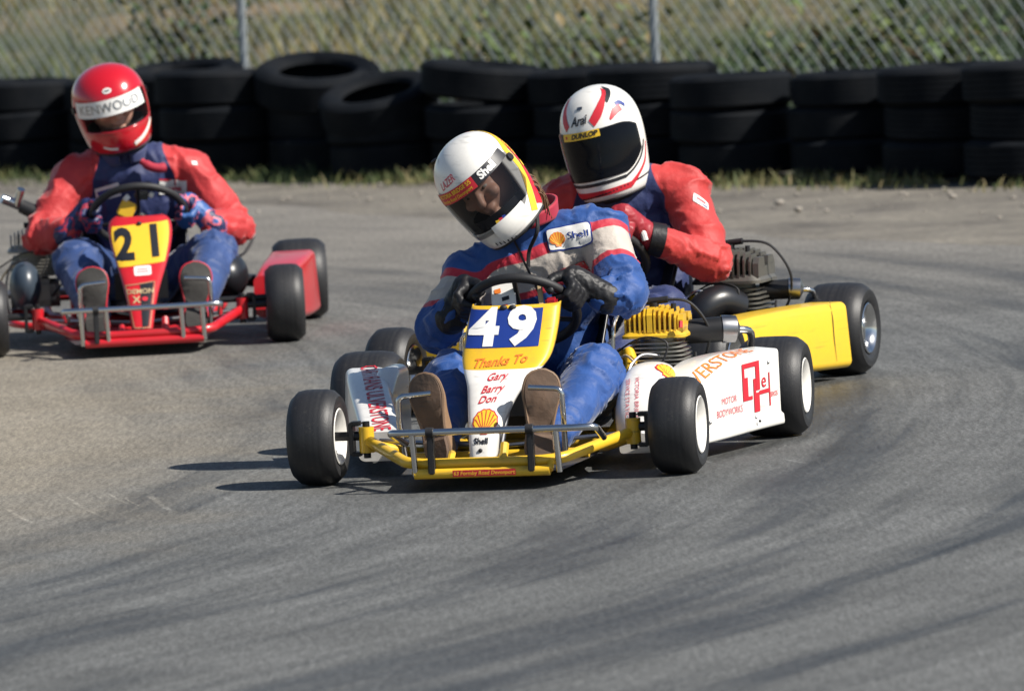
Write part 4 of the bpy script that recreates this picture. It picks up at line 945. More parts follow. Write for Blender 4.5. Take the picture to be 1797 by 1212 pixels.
bibmap(B21, [(dark, 'black_print', 0, 0, 0, 0), (outl, 'tan_welt', .0006, 0, 0, 0), (text2d('DEMON', .021, bold=.0004, cuts=1, sx=1.2), 'wood_tan', .001, .014, .198, .02), (text2d('X', .028, bold=.001, cuts=1, sx=1.2), 'wood_tan', .001, .000, .172, 0), (poly2d([(.010*math.cos(a)+.028, .007*math.sin(a)+.175) for a in np.linspace(0, 2*PI, 12, endpoint=False)], 1), 'red_print', .001, 0, 0, 0)], .0014, 'emblem', b21)
for c3 in ((.024, .174, .414), (.012, -.192, .078)): MB().ellipsoid(c3, (.009, .008, .008), seg=10, rings=6).build('panel_bolt', 'black_rubber', b21)
p21 = [(.16, .40, .545, .075, .215), (.34, .425, .565, .055, .240), (.55, .45, .600, .045, .252), (.80, .47, .63, .04, .255)]
pod(k21, 1, 'red_paint', p21)
MB().tube(fillet([(-.25, .20, .07), (-.42, .24, .09), (-.46, .50, .10), (-.44, .80, .10), (-.26, .84, .07)], .06), .012, 10).build('side_bar', 'red_paint', k21)
# engine on the right hand side of that driver, silencer on the other
e21 = engine(k21, -.345, .76, .235, 'fin_alloy', 'fin_alloy', sc=.95, exhaust=False)
MB().tube([(-.30, .62, .43), (-.375, .64, .47)], [.028, .024], 14).tube([(-.372, .64, .468), (-.44, .62, .50)], [.018, .016], 14, mi=1).tube([(-.39, .63, .475), (-.372, .60, .53)], .014, 12, mi=1).build('tank_cap_pipe', ['black_rubber', 'chrome'], k21)
mb = MB()
mb.ellipsoid((.315, .42, .205), (.075, .12, .085), seg=28, rings=18).tube([(.33, .50, .19), (.42, .60, .17)], .022, 12); mb.build('silencer', 'black_plastic', k21)
MB().tube(smooth_path([(.36, .60, .36), (.405, .60, .36), (.415, .60, .32), (.385, .55, .275), (.36, .50, .265)], 7), .0055, 8).build('cable_loop', 'black_rubber', k21)
MB().ellipsoid((-.375, .45, .205), (.055, .09, .085), seg=20, rings=14).build('intake_box', 'blue_grey', k21)
MB().tube(smooth_path([(-.36, .40, .30), (-.42, .40, .28), (-.44, .38, .20), (-.43, .36, .12)], 6), .0045, 8).build('throttle_cable', 'black_rubber', k21)
MB().tube([(.28, .02, .15), (.455, .02, .152)], .011, 10).build('steering_rod', 'dark_metal', k21)
MB().box((0.02, .27, .20), (.18, .18, .15), bev=.03).build('fuel_tank', 'black_plastic', k21)
MB().box((.04, .345, .50), (.055, .022, .032), bev=.008).build('lap_timer', 'black_plastic', k21)
MB().box((-.015, .33, .455), (.055, .014, .06), bev=.006, rot=Matrix.Rotation(.5, 3, 'Y')).build('column_cover', 'yellow_plate', k21)
MB().tube([(-.02, .33, .50), (-.008, .33, .488)], .012, 10).build('gauge', 'white_print', k21); MB().tube([(.065, .33, .505), (.078, .33, .497)], .010, 10).build('gauge', 'white_print', k21)

# ------------------------------------------------------------------ drivers
def remeshed(mb, voxel, smooth=8, name='body'):
    me = bpy.data.meshes.new('tmp'); me.from_pydata([tuple(v) for v in mb.v], [], mb.f)
    bm = bmesh.new(); bm.from_mesh(me); bmesh.ops.remove_doubles(bm, verts=bm.verts, dist=1e-4); bmesh.ops.recalc_face_normals(bm, faces=bm.faces); bmesh.ops.holes_fill(bm, edges=bm.edges); bm.to_mesh(me); bm.free()
    o = bpy.data.objects.new('tmp', me); COL.objects.link(o)
    m = o.modifiers.new('r', 'REMESH'); m.mode = 'VOXEL'; m.voxel_size = voxel; m.use_smooth_shade = True
    s_ = o.modifiers.new('s', 'SMOOTH'); s_.factor = .5; s_.iterations = smooth
    dg = bpy.context.evaluated_depsgraph_get(); out = bpy.data.meshes.new_from_object(o.evaluated_get(dg)); out.name = name
    bpy.data.objects.remove(o); bpy.data.meshes.remove(me); out.materials.clear(); return out
def nparr(vs): return np.array([tuple(v) for v in vs], float)
def get_co(me):
    a = np.empty(len(me.vertices)*3, np.float32); me.vertices.foreach_get('co', a); return a.reshape(-1, 3).astype(float)
def get_no(me):
    a = np.empty(len(me.vertices)*3, np.float32); me.vertices.foreach_get('normal', a); return a.reshape(-1, 3).astype(float)

def make_body(J, mat, bandfn, parent, seed=1, wr=1.0):
    """J: joints; returns the suit as one continuous surface with folds"""
    segs = []   # (name, p0, r0, p1, r1)
    for sd_ in 'LR':
        segs += [('arm'+sd_, J['S'+sd_], .073, J['E'+sd_], .060), ('fore'+sd_, J['E'+sd_], .059, J['W'+sd_], .042),
                 ('thigh'+sd_, J['H'+sd_], .100, J['K'+sd_], .080), ('calf'+sd_, J['K'+sd_], .078, J['A'+sd_], .050)]
    mb = MB()
    for n_, a, ra, b, rb in segs: mb.capsule(a, ra, b, rb, 18, 6)
    chest, belly, pel = Vector(J['chest']), Vector(J['belly']), Vector(J['pelvis'])
    sh = (Vector(J['SR'])-Vector(J['SL'])).normalized(); mid = (Vector(J['SR'])+Vector(J['SL']))/2
    up = (mid-belly).normalized(); up = (up - sh*up.dot(sh)).normalized(); fw = up.cross(sh)
    RT = Matrix((sh, fw, up)).transposed()
    mb.ellipsoid(chest, (.185, .125, .17), RT, 28, 18); mb.ellipsoid(mid + up*.0, (.165, .10, .085), RT, 28, 16)
    mb.ellipsoid(belly, (.165, .135, .15), RT, 28, 16); mb.ellipsoid(pel, (.185, .16, .13), None, 28, 16)
    for sd_ in 'LR': mb.capsule(J['S'+sd_], .078, tuple(mid + (Vector(J['S'+sd_])-mid)*.35 + up*.035), .070, 16, 6)
    mb.capsule(tuple(mid), .075, J['neck'], .060, 16, 6)
    me = remeshed(mb, .0068, 7)
    co = get_co(me); no = get_no(me); n = len(co)
    best = np.full(n, 1e9); tl = np.zeros(n); ang = np.zeros(n); sid = np.full(n, -1)
    tdist = np.full(n, 1e9); armd = np.full(n, 1e9); arm_len = np.zeros(n)
    for i, (nm, a, ra, b, rb) in enumerate(segs):
        a_, b_ = np.array(a, float), np.array(b, float); d = b_-a_; L = np.linalg.norm(d); u = d/L
        t = np.clip((co-a_)@u, 0, L); r = ra+(rb-ra)*t/L; q = co-(a_+t[:, None]*u); dist = np.linalg.norm(q, axis=1)-r
        _, e1_, e2_ = frame_of(Vector(d)); A = np.arctan2(q@np.array(e2_), q@np.array(e1_))
        k = dist < best; best[k] = dist[k]; tl[k] = ((co-a_)@u)[k]; ang[k] = A[k]; sid[k] = i
        if nm.startswith('arm') or nm.startswith('fore'):
            base = 0 if nm.startswith('arm') else np.linalg.norm(np.array(J['E'+nm[-1]], float)-np.array(J['S'+nm[-1]], float))
            k = dist < armd; armd[k] = dist[k]; arm_len[k] = base+t[k]
    lc = (co-np.array(chest))@np.array(RT); lm = (co-np.array(mid))@np.array(RT)      # torso coordinates
    tor = np.minimum((np.linalg.norm(lc/np.array([.185, .125, .17]), axis=1)-1)*.13, (np.linalg.norm(lm/np.array([.165, .10, .085]), axis=1)-1)*.09)
    w_arm = 1/(1+np.exp(-(tor-armd)*70))                     # 1 on the arm
    torso = (tor < best) & (armd > .0)
    # folds: ridges that run round the limbs, closer together at the joints
    sj = np.where(torso, -3, sid)
    p = np.stack([np.where(torso, lm[:, 2]*7 + lm[:, 0]*9, tl*19), np.where(torso, lm[:, 0]*17, ang*.85), sj*7.3], 1)
    wrp = vnoise(co*14, seed)*2.6; p[:, 0] += wrp
    r1 = 1-np.abs(2*vnoise(p, seed+1)-1); r2 = 1-np.abs(2*vnoise(p*np.array([2.1, 1.7, 1])+5, seed+2)-1)
    jn = np.zeros(n)
    for q in ('EL', 'ER', 'KL', 'KR', 'SL', 'SR'): jn = np.maximum(jn, np.exp(-(np.linalg.norm(co-np.array(J[q], float), axis=1)/.11)**2))
    big = vnoise(co*9+3, seed+5)-.5
    d = wr*((.0062+.0125*jn)*(r1**3-.25) + (.0016+.0030*jn)*(r2**3-.25)) + .011*big*(1-.3*jn)
    co2 = co + no*d[:, None]
    me.vertices.foreach_set('co', co2.astype(np.float32).ravel()); me.update()
    at = me.attributes.new('band', 'FLOAT', 'POINT')
    at.data.foreach_set('value', bandfn(co, lm, w_arm, arm_len, sid, segs, J, torso, armd <= best+.004).astype(np.float32))
    me.materials.append(MATS[mat]); me.polygons.foreach_set('use_smooth', [True]*len(me.polygons))
    return link('body', me, parent), RT, mid, up, fw, sh

# ---- helmets
HROWS = [(-.170, .098, .135, .085), (-.160, .106, .150, .098), (-.135, .113, .160, .108), (-.09, .121, .163, .120), (-.03, .1275, .152, .135), (.02, .1285, .142, .142), (.06, .1235, .131, .140), (.095, .111, .113, .128), (.125, .088, .087, .102), (.145, .058, .056, .068), (.1555, .026, .025, .03), (.158, .001, .001, .001)]
def hpt(phi, z, off=0.0):
    w, f, b = catm(HROWS, z); c, s_ = math.cos(phi), math.sin(phi)
    p = Vector((w*s_, -(f if c > 0 else b)*c, z))
    if off:
        e = .01; w2, f2, b2 = catm(HROWS, min(.157, z+e)); w1, f1, b1 = catm(HROWS, max(-.169, z-e))
        A = Vector((w2*s_, -(f2 if c > 0 else b2)*c, min(.157, z+e)))-Vector((w1*s_, -(f1 if c > 0 else b1)*c, max(-.169, z-e)))
        T = Vector((w*c, (f if c > 0 else b)*s_, 0)); n = T.cross(A)
        if n.length > 1e-9: n.normalize(); n = n if n.dot(p) > 0 else -n; p = p + n*off
    return p
def hmap(items, off, name, par, R0, org, sc):
    """2-D shapes given in (arc length from the front, height) laid on the shell"""
    mb = MB(); mats = []
    for (vs, fs), mat, lift, dx, dy, rot in items:
        if mat not in mats: mats.append(mat)
        cr, sr = math.cos(rot), math.sin(rot); out = []
        for x, y in vs:
            X, Y = x*cr-y*sr+dx, x*sr+y*cr+dy
            out.append(org + R0 @ (hpt(X/.140, min(.156, max(-.168, Y)), off+lift)*sc))
        mb.add(out, fs, mats.index(mat))
    return link(name, mb.mesh(name, mats, True, 60), par)
def helmet(person, org, tiltyp, sc, shell, visor, vis_top, vis_bot, face=True, pivots=True):
    org = Vector(org); ti, ya, pi_ = tiltyp
    R0 = (Matrix.Rotation(ti, 3, 'Y') @ Matrix.Rotation(ya, 3, 'Z') @ Matrix.Rotation(pi_, 3, 'X')) @ Matrix.Diagonal(sc); sc = 1.0
    n = 96; zs = list(np.linspace(-.170, .10, 46)) + list(.10 + .058*np.sin(np.linspace(.08, 1, 18)*PI/2))
    mb = MB(); rows = [[org + R0 @ (hpt(2*PI*k/n - PI, z)*sc) for k in range(n)] for z in zs]; o0 = 0
    mb.v = [tuple(p) for r in rows for p in r]
    for i in range(len(zs)-1):
        zc = (zs[i]+zs[i+1])/2
        for k in range(n):
            ph = 2*PI*(k+.5)/n - PI
            if abs(ph) < R_(66) and vis_bot+.016 < zc < vis_top-.012: continue
            mb.f.append((i*n+k, i*n+(k+1) % n, (i+1)*n+(k+1) % n, (i+1)*n+k)); mb.m.append(0)
    h_o = mb.build('helmet', shell, person, True, 50)
    sm = h_o.modifiers.new('s', 'SOLIDIFY'); sm.thickness = .006; sm.offset = -1
    # rim trim and lining
    tr = MB().tube([org + R0 @ (hpt(2*PI*k/n, -.1685)*sc) for k in range(n)], .0045, 8, closed=True); tr.build('edge_trim', 'black_rubber', h_o)
    # visor: taller at the front, rounded towards the pivots
    vr = []
    for a in np.linspace(-1, 1, 41):
        ph = a*R_(84); e = max(0, abs(a)-.62)/.38; zt = vis_top-.022*e**2; zb = vis_bot+.050*e**1.6
        vr.append([org + R0 @ (hpt(ph, zb+(zt-zb)*t, .0035)*sc) for t in np.linspace(0, 1, 14)])
    v_o = MB().grid(vr).build('visor', visor, h_o)
    for s_ in (-1, 1) if pivots else ():
        c0 = org + R0 @ (hpt(s_*R_(84), .018, .004)*sc); nrm = (c0-org).normalized()
        MB().tube([c0-nrm*.003, c0+nrm*.004], .012, 14).build('visor_pivot', 'dark_metal', h_o)
    if face:
        hd = MB().ellipsoid((0, .0, 0), (.078, .095, .115), None, 24, 18).capsule((0, -.088, .012), .010, (0, -.112, -.030), .015)
        for s_ in (-1, 1):
            hd.capsule((s_*.014, -.088, .026), .011, (s_*.045, -.080, .028), .010); hd.ellipsoid((s_*.040, -.076, -.022), (.026, .022, .020))
        hd.ellipsoid((0, -.085, -.060), (.024, .018, .014)); hd.ellipsoid((0, -.075, -.092), (.026, .024, .02))
        hd.capsule((0, .02, -.08), .055, (0, .04, -.19), .055)
        me = remeshed(hd, .0055, 5, 'head'); co = get_co(me)
        me.vertices.foreach_set('co', np.array([tuple(org + R0 @ (Vector(c_)*sc)) for c_ in co], np.float32).ravel()); me.update()
        me.materials.append(MATS['skin']); me.polygons.foreach_set('use_smooth', [True]*len(me.polygons)); hd_o = link('head', me, person)
        ey = MB()
        for s_ in (-1, 1):
            ey.ellipsoid((s_*.031, -.0800, .006), (.012, .010, .0055), seg=14, rings=10); ey.ellipsoid((s_*.031-.002, -.0895, .004), (.0050, .002, .0042), seg=10, rings=6, mi=1)
            ey.capsule((s_*.017, -.099, .027), .004, (s_*.045, -.090, .029), .003, 8, 3, mi=1)
        ey.v = [tuple(org + R0 @ (Vector(p)*sc)) for p in ey.v]; ey.build('eyes', [M('eye_white', (.42, .38, .35), .4), 'hair_brown'], hd_o)
        ba_ = MB().lathe([(-.19, .066), (-.15, .088), (-.10, .098), (-.075, .100)], 28, 'z')       # balaclava round chin and neck
        ba_.v = [tuple(org + R0 @ (Vector((p[0], p[1]*1.05-.005, p[2]))*sc)) for p in ba_.v]; ba_.build('balaclava', 'dark_lining', person)
    return h_o, v_o, R0, org
def arcstrip(z, a0, a1, w, n=24, dz=0.0): return strip2d([(.140*(a0+(a1-a0)*t), z+dz*t) for t in np.linspace(0, 1, n)], w)

# ---- hands gripping the wheel
def glove(person, wc, N, U, X, rr, phi, sgn, mats, wrist, name='glove'):
    """fist round the rim at angle phi; sgn +1 = hand at the image right"""
    c0 = wc + X*rr*math.cos(phi) + U*rr*math.sin(phi); Rd = (X*math.cos(phi)+U*math.sin(phi)).normalized(); T = (-X*math.sin(phi)+U*math.cos(phi)).normalized()*(1 if sgn > 0 else -1)
    mb = MB(); r0 = .024
    def q(a, t, r): return c0 + (Rd*math.cos(a)+N*math.sin(a))*r + T*t
    # knuckles lie outside the rim, fingers curl over the far side, T runs from little finger (-) to index (+)
    for t, rad, ln in ((.030, .0105, 1.0), (.010, .011, 1.08), (-.011, .0105, 1.02), (-.031, .0092, .88)):
        angs = [R_(62), R_(8), R_(-50*ln), R_(-108*ln), R_(-160*ln)]; pts = [q(a, t*(1-.05*i), r0+(.016, .012, .006, .003, .002)[i]) for i, a in enumerate(angs)]
        for i in range(4): mb.capsule(pts[i], rad*(1.18, 1.1, 1.02, .95)[i], pts[i+1], rad*(1.1, 1.02, .95, .85)[i], 10, 4)
    for t in (.026, .0, -.026): mb.capsule(q(R_(62), t, r0+.014), .017, c0 + N*.058 + Rd*.018 + T*t*.8, .020, 12, 4)
    for a, b, ra, rb in ((c0+N*.05+Rd*.0+T*.03, c0+N*.032-Rd*.022+T*.050, .016, .0135), (c0+N*.032-Rd*.022+T*.050, c0+N*.004-Rd*.027+T*.056, .0135, .012), (c0+N*.004-Rd*.027+T*.056, c0-N*.016-Rd*.016+T*.058, .012, .0105)): mb.capsule(a, ra, b, rb, 10, 4)
    w_ = Vector(wrist); kn = c0 + N*.056 + Rd*.018
    mb.capsule(kn, .034, kn*.35+w_*.65, .037, 14, 5); mb.capsule(kn*.35+w_*.65, .037, w_ + (w_-kn).normalized()*.015, .046, 14, 5)
    me = remeshed(mb, .0038, 3, 'glove'); co = get_co(me); no = get_no(me)
    d = .0022*(1-np.abs(2*vnoise(co*np.array([70, 70, 70]), 11)-1))**2; me.vertices.foreach_set('co', (co+no*d[:, None]).astype(np.float32).ravel()); me.update()
    for m_ in mats: me.materials.append(MATS[m_])
    me.polygons.foreach_set('use_smooth', [True]*len(me.polygons))
    if len(mats) > 1:
        mi = []
        for p in me.polygons:
            c_ = p.center; v = vnoise(np.array([[c_.x*38, c_.y*38, c_.z*38]]), 21)[0]; mi.append(0 if v < .56 else 1 if v < .68 else min(2, len(mats)-1))
        me.polygons.foreach_set('material_index', mi)
    return link(name, me, person)

def shoe(person, heel, toe, out, sole, upper, welt, ws=1.0):
    """shoe seen from its sole: heel and toe are the ends of the sole, out = direction the sole faces"""
    heel, toe, out = Vector(heel), Vector(toe), Vector(out).normalized(); L = (toe-heel); d = L.normalized(); out = (out-d*out.dot(d)).normalized(); sx = d.cross(out)
    prof = [(0, .012, .02), (.03, .026, .055), (.12, .033, .075), (.35, .030, .085), (.55, .036, .070), (.75, .044, .058), (.9, .038, .045), (.97, .024, .032), (1.0, .008, .015)]
    su, up, we = [], [], []
    for t in np.linspace(0, 1, 26):
        hw, ht = catm(prof, t); hw *= ws; c_ = heel + L*t; arch = .006*math.exp(-((t-.38)/.12)**2)
        row = []
        for a in np.linspace(0, PI, 12): row.append(c_ + sx*hw*math.cos(a)*1.0 - out*(.008 + ht*math.sin(a)))
        up.append(row)
        hb_ = .010 if t < .27 else 0.0; cv = .010*math.exp(-((t-.70)/.16)**2)
        su.append([c_ + sx*hw*1.07*q + out*((hb_+cv*(1-q*q)-arch) if abs(q) < .95 else -.004) for q in (-1, -.92, -.4, 0, .4, .92, 1)])
        we.append([c_ - sx*hw*1.08 + out*.0, c_ - sx*hw*1.08 - out*.011]); 
    um = MB().grid(up); u_o = um.build('shoe', upper, person, True, 60)
    sm = MB().grid(su)
    sm.build('sole', sole, u_o, True, 40)
    sm = None; wp = []
    for t in np.linspace(0, 1, 30): hw, _ = catm(prof, t); wp.append(heel+L*t + sx*hw*1.06*ws - out*.006)
    for t in np.linspace(1, 0, 30): hw, _ = catm(prof, t); wp.append(heel+L*t - sx*hw*1.06*ws - out*.006)
    MB().tube(wp, .0052 if welt == 'brown_welt' else .0034, 6, closed=True).build('welt', welt, u_o)
    return u_o
def collar(person, c, up, r, h, mat, flare=1.1, rot=None, gap=.5):
    c, up = Vector(c), Vector(up).normalized(); _, u, w = frame_of(up); f = Vector((0, -1, 0)); f = (f-up*f.dot(up)).normalized(); s_ = up.cross(f); rows = []
    for t in np.linspace(0, 1, 6):
        rows.append([c + up*(h*t - .012*math.cos(a)*t) + (f*math.cos(a)*1.05+s_*math.sin(a))*r*(1+(flare-1)*t) for a in np.linspace(gap*.5, 2*PI-gap*.5, 36)])
    o = MB().grid(rows).build('collar', mat, person); m = o.modifiers.new('s', 'SOLIDIFY'); m.thickness = .007; return o

# ---- driver of 49
band49 = bands_mat('suit_blue', 'band', [(-9, (.012, .062, .24)), (-.150, (.44, .02, .04)), (-.132, (.46, .41, .36)), (-.052, (.47, .018, .04)), (-.030, (.012, .064, .25))])
def bf49(co, lm, wa, al, sid, segs, J, torso, near_arm):
    bt = lm[:, 2] - .096
    leg = np.array([s_[0].startswith(('thigh', 'calf')) for s_ in segs] + [False])[sid]
    b = bt*(1-wa) + (-.012 - al*.92)*wa
    b = np.where(leg & ~torso & ~near_arm, -1, b)
    return b
d49 = empty('person', (k49.location.x, k49.location.y, 0), k49.rotation_euler.z); tag(d49, 'driver in blue suit with beige band and white helmet leaning into the bend', 'person', 'kart drivers')
J = dict(pelvis=(.01, .80, .17), belly=(.0, .76, .30), chest=(.005, .68, .46), SL=(-.185, .60, .505), SR=(.190, .645, .615), neck=(-.035, .575, .655),
         EL=(-.255, .49, .375), ER=(.280, .475, .455), WL=(-.200, .43, .425), WR=(.222, .43, .460),
         HL=(-.095, .74, .16), HR=(.105, .74, .16), KL=(-.195, .38, .245), KR=(.20, .38, .245), AL=(-.165, .04, .11), AR=(.155, .04, .11))
body, RT, mid, up, fw, sh_ = make_body(J, 'suit_blue', bf49, d49, 3)
bb = bvh_of(body.data)
shl, ribs = shell2d(.021)
patch = [(rect2d(.128, .066, 14, 8, .008), 'blue_print', 0, 0, 0, 0), (rect2d(.120, .058, 14, 8, .006), 'white_print', .0014, 0, 0, 0), (shl, 'orange_print', .0028, -.034, -.002, 0)] + [(rb, 'yellow_print', .0034, -.034, -.002, 0) for rb in ribs] + [(text2d('Shell', .026, bold=.0002, cuts=1, sx=1.25), 'blue_print', .0028, .024, 0, 0)]
pu = Vector((1, 0, .20)).normalized()
wrap(patch, bb, (.118, .50, .632), pu, (-.19, .25, .95), (.05, -.95, .30), .003, 'badge_patch', body)
wrap([(rect2d(.09, .018, 6, 2), 'red_print', 0, 0, 0, .28)], bb, (.115, .50, .545), pu, (-.19, .25, .95), (.05, -.95, .30), .003, 'chest_flash', body)
wrap([(lstrip([(-.03, .10), (-.012, .03), (.008, -.05), (.012, -.12)], .006), 'black_print', 0, 0, 0, 0)], bb, (.0, .50, .545), (1, 0, .15), (-.15, .25, .95), (0, -.95, .30), .002, 'zip', body)
collar(d49, (-.008, .60, .652), (-.22, -.15, .95), .088, .046, 'red_cloth' if 'red_cloth' in MATS else M('red_cloth', (.36, .012, .035), .7, var=.15, sheen=.1), 1.12)
H49 = (-.112, .50, .780); sc49 = 1.0
h_o, v_o, R0, org = helmet(d49, H49, (R_(-32), R_(-12), R_(17)), (.905, .905, .915), 'white_shell', 'visor_tint', .062, -.112)
P49 = lambda items, off, nm, par: hmap(items, off, nm, par, R0, org, sc49)
P49([(arcstrip(.047, -1.25, 1.38, .034, 40), 'black_print', 0, 0, 0, 0), (arcstrip(.046, -.98, .32, .036, 30), 'red_print', .0008, 0, 0, 0),
     (text2d('VICTORIA BRIDGE S/S', .0165, bold=.0004, cuts=1, sx=1.0), 'yellow_print', .0016, -.046, .0535, 0), (text2d('Formby Road Devonport', .0145, shear=.2, bold=.0002, cuts=1, sx=1.0), 'yellow_print', .0016, -.046, .0375, 0),
     (text2d('Shell', .033, bold=.0014, cuts=1, sx=1.15), 'white_print', .0016, .100, .047, 0)], .0048, 'visor_strip', h_o)
P49([(text2d('LAZER', .030, bold=.0004, shear=.1, cuts=1, sx=.95), 'pink_print', 0, -.052, .086, .14)], .0015, 'lettering', h_o)
# stripes behind the visor, running from the crown down to the chin
def vstripe(phi0, w, mat, lift=0, z0=-.150, z1=.150, curve=.5, dx=0):
    pts = []
    for t in np.linspace(0, 1, 26):
        z = z0+(z1-z0)*t; pts.append((.140*(phi0 - curve*max(0, (-.03-z))/.13 + .9*max(0, z-.04)/.1) + dx, z))
    return (strip2d(pts, w), mat, lift, 0, 0, 0)
for ph_, w_, m_ in ((1.60, .030, 'yellow_print'), (1.885, .034, 'red_print'), (2.20, .034, 'blue_print')): P49([vstripe(ph_, w_, m_, z1=.128)], .0015, 'stripe', h_o)
P49([(text2d('Shell', .026, bold=.0006, cuts=1, sx=1.2), 'yellow_print', 0, .140*1.86, .03, PI/2), (poly2d([(.012*math.cos(a), .012*math.sin(a)) for a in np.linspace(0, 2*PI, 10, endpoint=False)], 1), 'yellow_print', 0, .140*1.86, -.03, 0)], .0030, 'lettering', h_o)
P49([(lstrip([(.030, -.085), (.012, -.142)], .013), 'yellow_print', 0, 0, 0, 0), (lstrip([(.043, -.085), (.025, -.142)], .013), 'red_print', 0, 0, 0, 0), (lstrip([(.056, -.085), (.038, -.142)], .012), 'blue_print', 0, 0, 0, 0)], .0060, 'chin_stripe', h_o)
P49([(bar(.004+.0165*k, -.152+.001*k, .005, .012), 'black_print', 0, 0, 0, -.3) for k in range(6)] + [(bar(.118, -.128, .030, .020), 'red_print', 0, 0, 0, 0)], .0016, 'chin_vent', h_o)
mb = MB().grid([[org + R0 @ (hpt(ph, z, .0065+.006*math.sin(PI*t))*sc49) for t, z in zip(np.linspace(0, 1, 5), np.linspace(-.150, -.092, 5))] for ph in np.linspace(-.02, .92, 16)]); mb.build('chin_guard', 'white_shell', h_o)
hr = MB()
for k in range(60):
    a = random.uniform(1.5, 3.0); p = org + R0 @ (hpt(a, -.125+random.uniform(-.02, .05), -.004)*sc49); hr.tube(smooth_path([p, p+Vector((.018, .012, -.01)), p+Vector((.024+random.uniform(-.01, .012), .014, -.055-random.uniform(0, .02)))], 3), .0022, 4)
hr.build('hair', 'hair_brown', d49)
mb = MB().tube(smooth_path([org+R0 @ (Vector((.085, -.03, -.165))*sc49), org+R0 @ (Vector((.075, -.06, -.19))*sc49)+Vector((0, -.01, -.02)), Vector((.01, .50, .585)), Vector((.005, .50, .54))], 5), .0055, 6); mb.build('helmet_strap', 'black_rubber', d49)
MB().ellipsoid(org+R0 @ (Vector((-.06, -.03, .150))*sc49), (.014, .005, .003), R0, 8, 5).build('shell_chip', 'black_print', h_o)
glove(d49, wc49, N49, U49, X49, rr49, R_(24), 1, ['black_leather'], J['WR']); glove(d49, wc49, N49, U49, X49, rr49, R_(164), -1, ['black_leather'], J['WL'])
shoe(d49, (-.140, -.115, .062), (-.185, -.085, .300), (-.30, -1, .12), 'brown_sole', 'tan_leather', 'brown_welt', 1.05)
shoe(d49, (.135, -.115, .062), (.150, -.085, .300), (.30, -1, .12), 'brown_sole', 'tan_leather', 'brown_welt', 1.05)

# ---- red and navy suits
bands_mat('suit_red_navy', 'band', [(-9, (.016, .028, .105)), (0.0, (.46, .030, .028))])
bands_mat('suit_red_blue', 'band', [(-9, (.020, .052, .17)), (-.45, (.014, .024, .095)), (0.0, (.47, .030, .032))])
def bfred(co, lm, wa, al, sid, segs, J, torso, near_arm):
    x = np.abs(lm[:, 0]); z = lm[:, 2]
    f = x - (.142 + .25*np.clip(-z-.02, 0, .3) - .45*np.clip(z-.02, 0, .2))        # raglan sleeve seam
    leg = np.array([s_[0].startswith(('thigh', 'calf')) for s_ in segs] + [False])[sid]
    f = np.where(near_arm & (x > .13), np.maximum(f, (wa-.7)*.12), f); f = np.where((z < -.12) & ~near_arm, -.1, f); f = np.where(leg & ~torso & ~near_arm, -.8, f)
    return f
# ---- second driver
dC = empty('person', (kC.location.x, kC.location.y, 0), kC.rotation_euler.z); tag(dC, 'driver in red sleeved navy suit with dark visored white and red helmet', 'person', 'kart drivers')
J = dict(pelvis=(.0, .88, .17), belly=(.0, .85, .30), chest=(-.005, .80, .46), SL=(-.195, .72, .565), SR=(.185, .78, .595), neck=(-.02, .71, .64),
         EL=(-.32, .58, .40), ER=(.300, .655, .385), WL=(-.20, .46, .45), WR=(.165, .475, .475),
         HL=(-.095, .80, .16), HR=(.105, .80, .16), KL=(-.20, .40, .25), KR=(.21, .40, .25), AL=(-.165, .04, .11), AR=(.155, .04, .11))
bodyC, RTc, midc, upc, fwc, shc = make_body(J, 'suit_red_navy', bfred, dC, 23)
bbC = bvh_of(bodyC.data)
wrap([(rect2d(.055, .030, 6, 4, .004), 'white_print', 0, 0, 0, 0), (bar(0, .003, .03, .008), 'red_print', .0012, 0, 0, 0), (bar(.012, -.008, .02, .005), 'blue_print', .0012, 0, 0, 0)], bbC, (.262, .70, .565), (.5, .3, -.55), (.2, .35, .9), (.75, -.55, .40), .002, 'sleeve_badge', bodyC)
wrap([(rect2d(.05, .022, 6, 4), 'white_print', 0, 0, 0, 0), (bar(0, 0, .03, .008), 'red_print', .0012, 0, 0, 0)], bbC, (.135, .60, .51), (1, 0, 0), (0, .2, .95), (.1, -.95, .2), .002, 'chest_badge', bodyC)
collar(dC, (-.02, .715, .635), (-.05, -.2, .95), .085, .05, 'red_cloth', 1.05)
HC = (-.034, .685, .772); scC = 1.0
h_o, v_o, R0, org = helmet(dC, HC, (R_(-9), R_(-8), R_(9)), (.97, .97, 1.02), 'white_shell', 'visor_dark', .046, -.100, pivots=False)
PC = lambda items, off, nm, par: hmap(items, off, nm, par, R0, org, scC)
for it in [(lstrip([(.040, .064), (.066, .086), (.092, .108), (.122, .128), (.160, .145)], [.026, .030, .024, .012, .010]), 'red_print'), (lstrip([(.118, .112), (.150, .130), (.20, .146)], [.010, .018, .012]), 'black_print'),
           (lstrip([(-.062, .060), (-.084, .086), (-.104, .112), (-.125, .138)], [.022, .026, .018, .012]), 'red_print'), (lstrip([(.108, .062), (.135, .080), (.165, .086)], [.006, .022, .020]), 'red_print'), (lstrip([(.150, .098), (.175, .098), (.19, .086)], [.010, .012, .012]), 'blue_print'), (bar(-.006, .112, .026, .008), 'steel')]:
    PC([(it[0], it[1], 0, 0, 0, 0)], .0018, 'stripe', h_o)
PC([(text2d('Arai', .036, shear=.35, bold=.0009, cuts=1, sx=1.05), 'black_print', 0, -.012, .078, .05)], .0018, 'lettering', h_o)
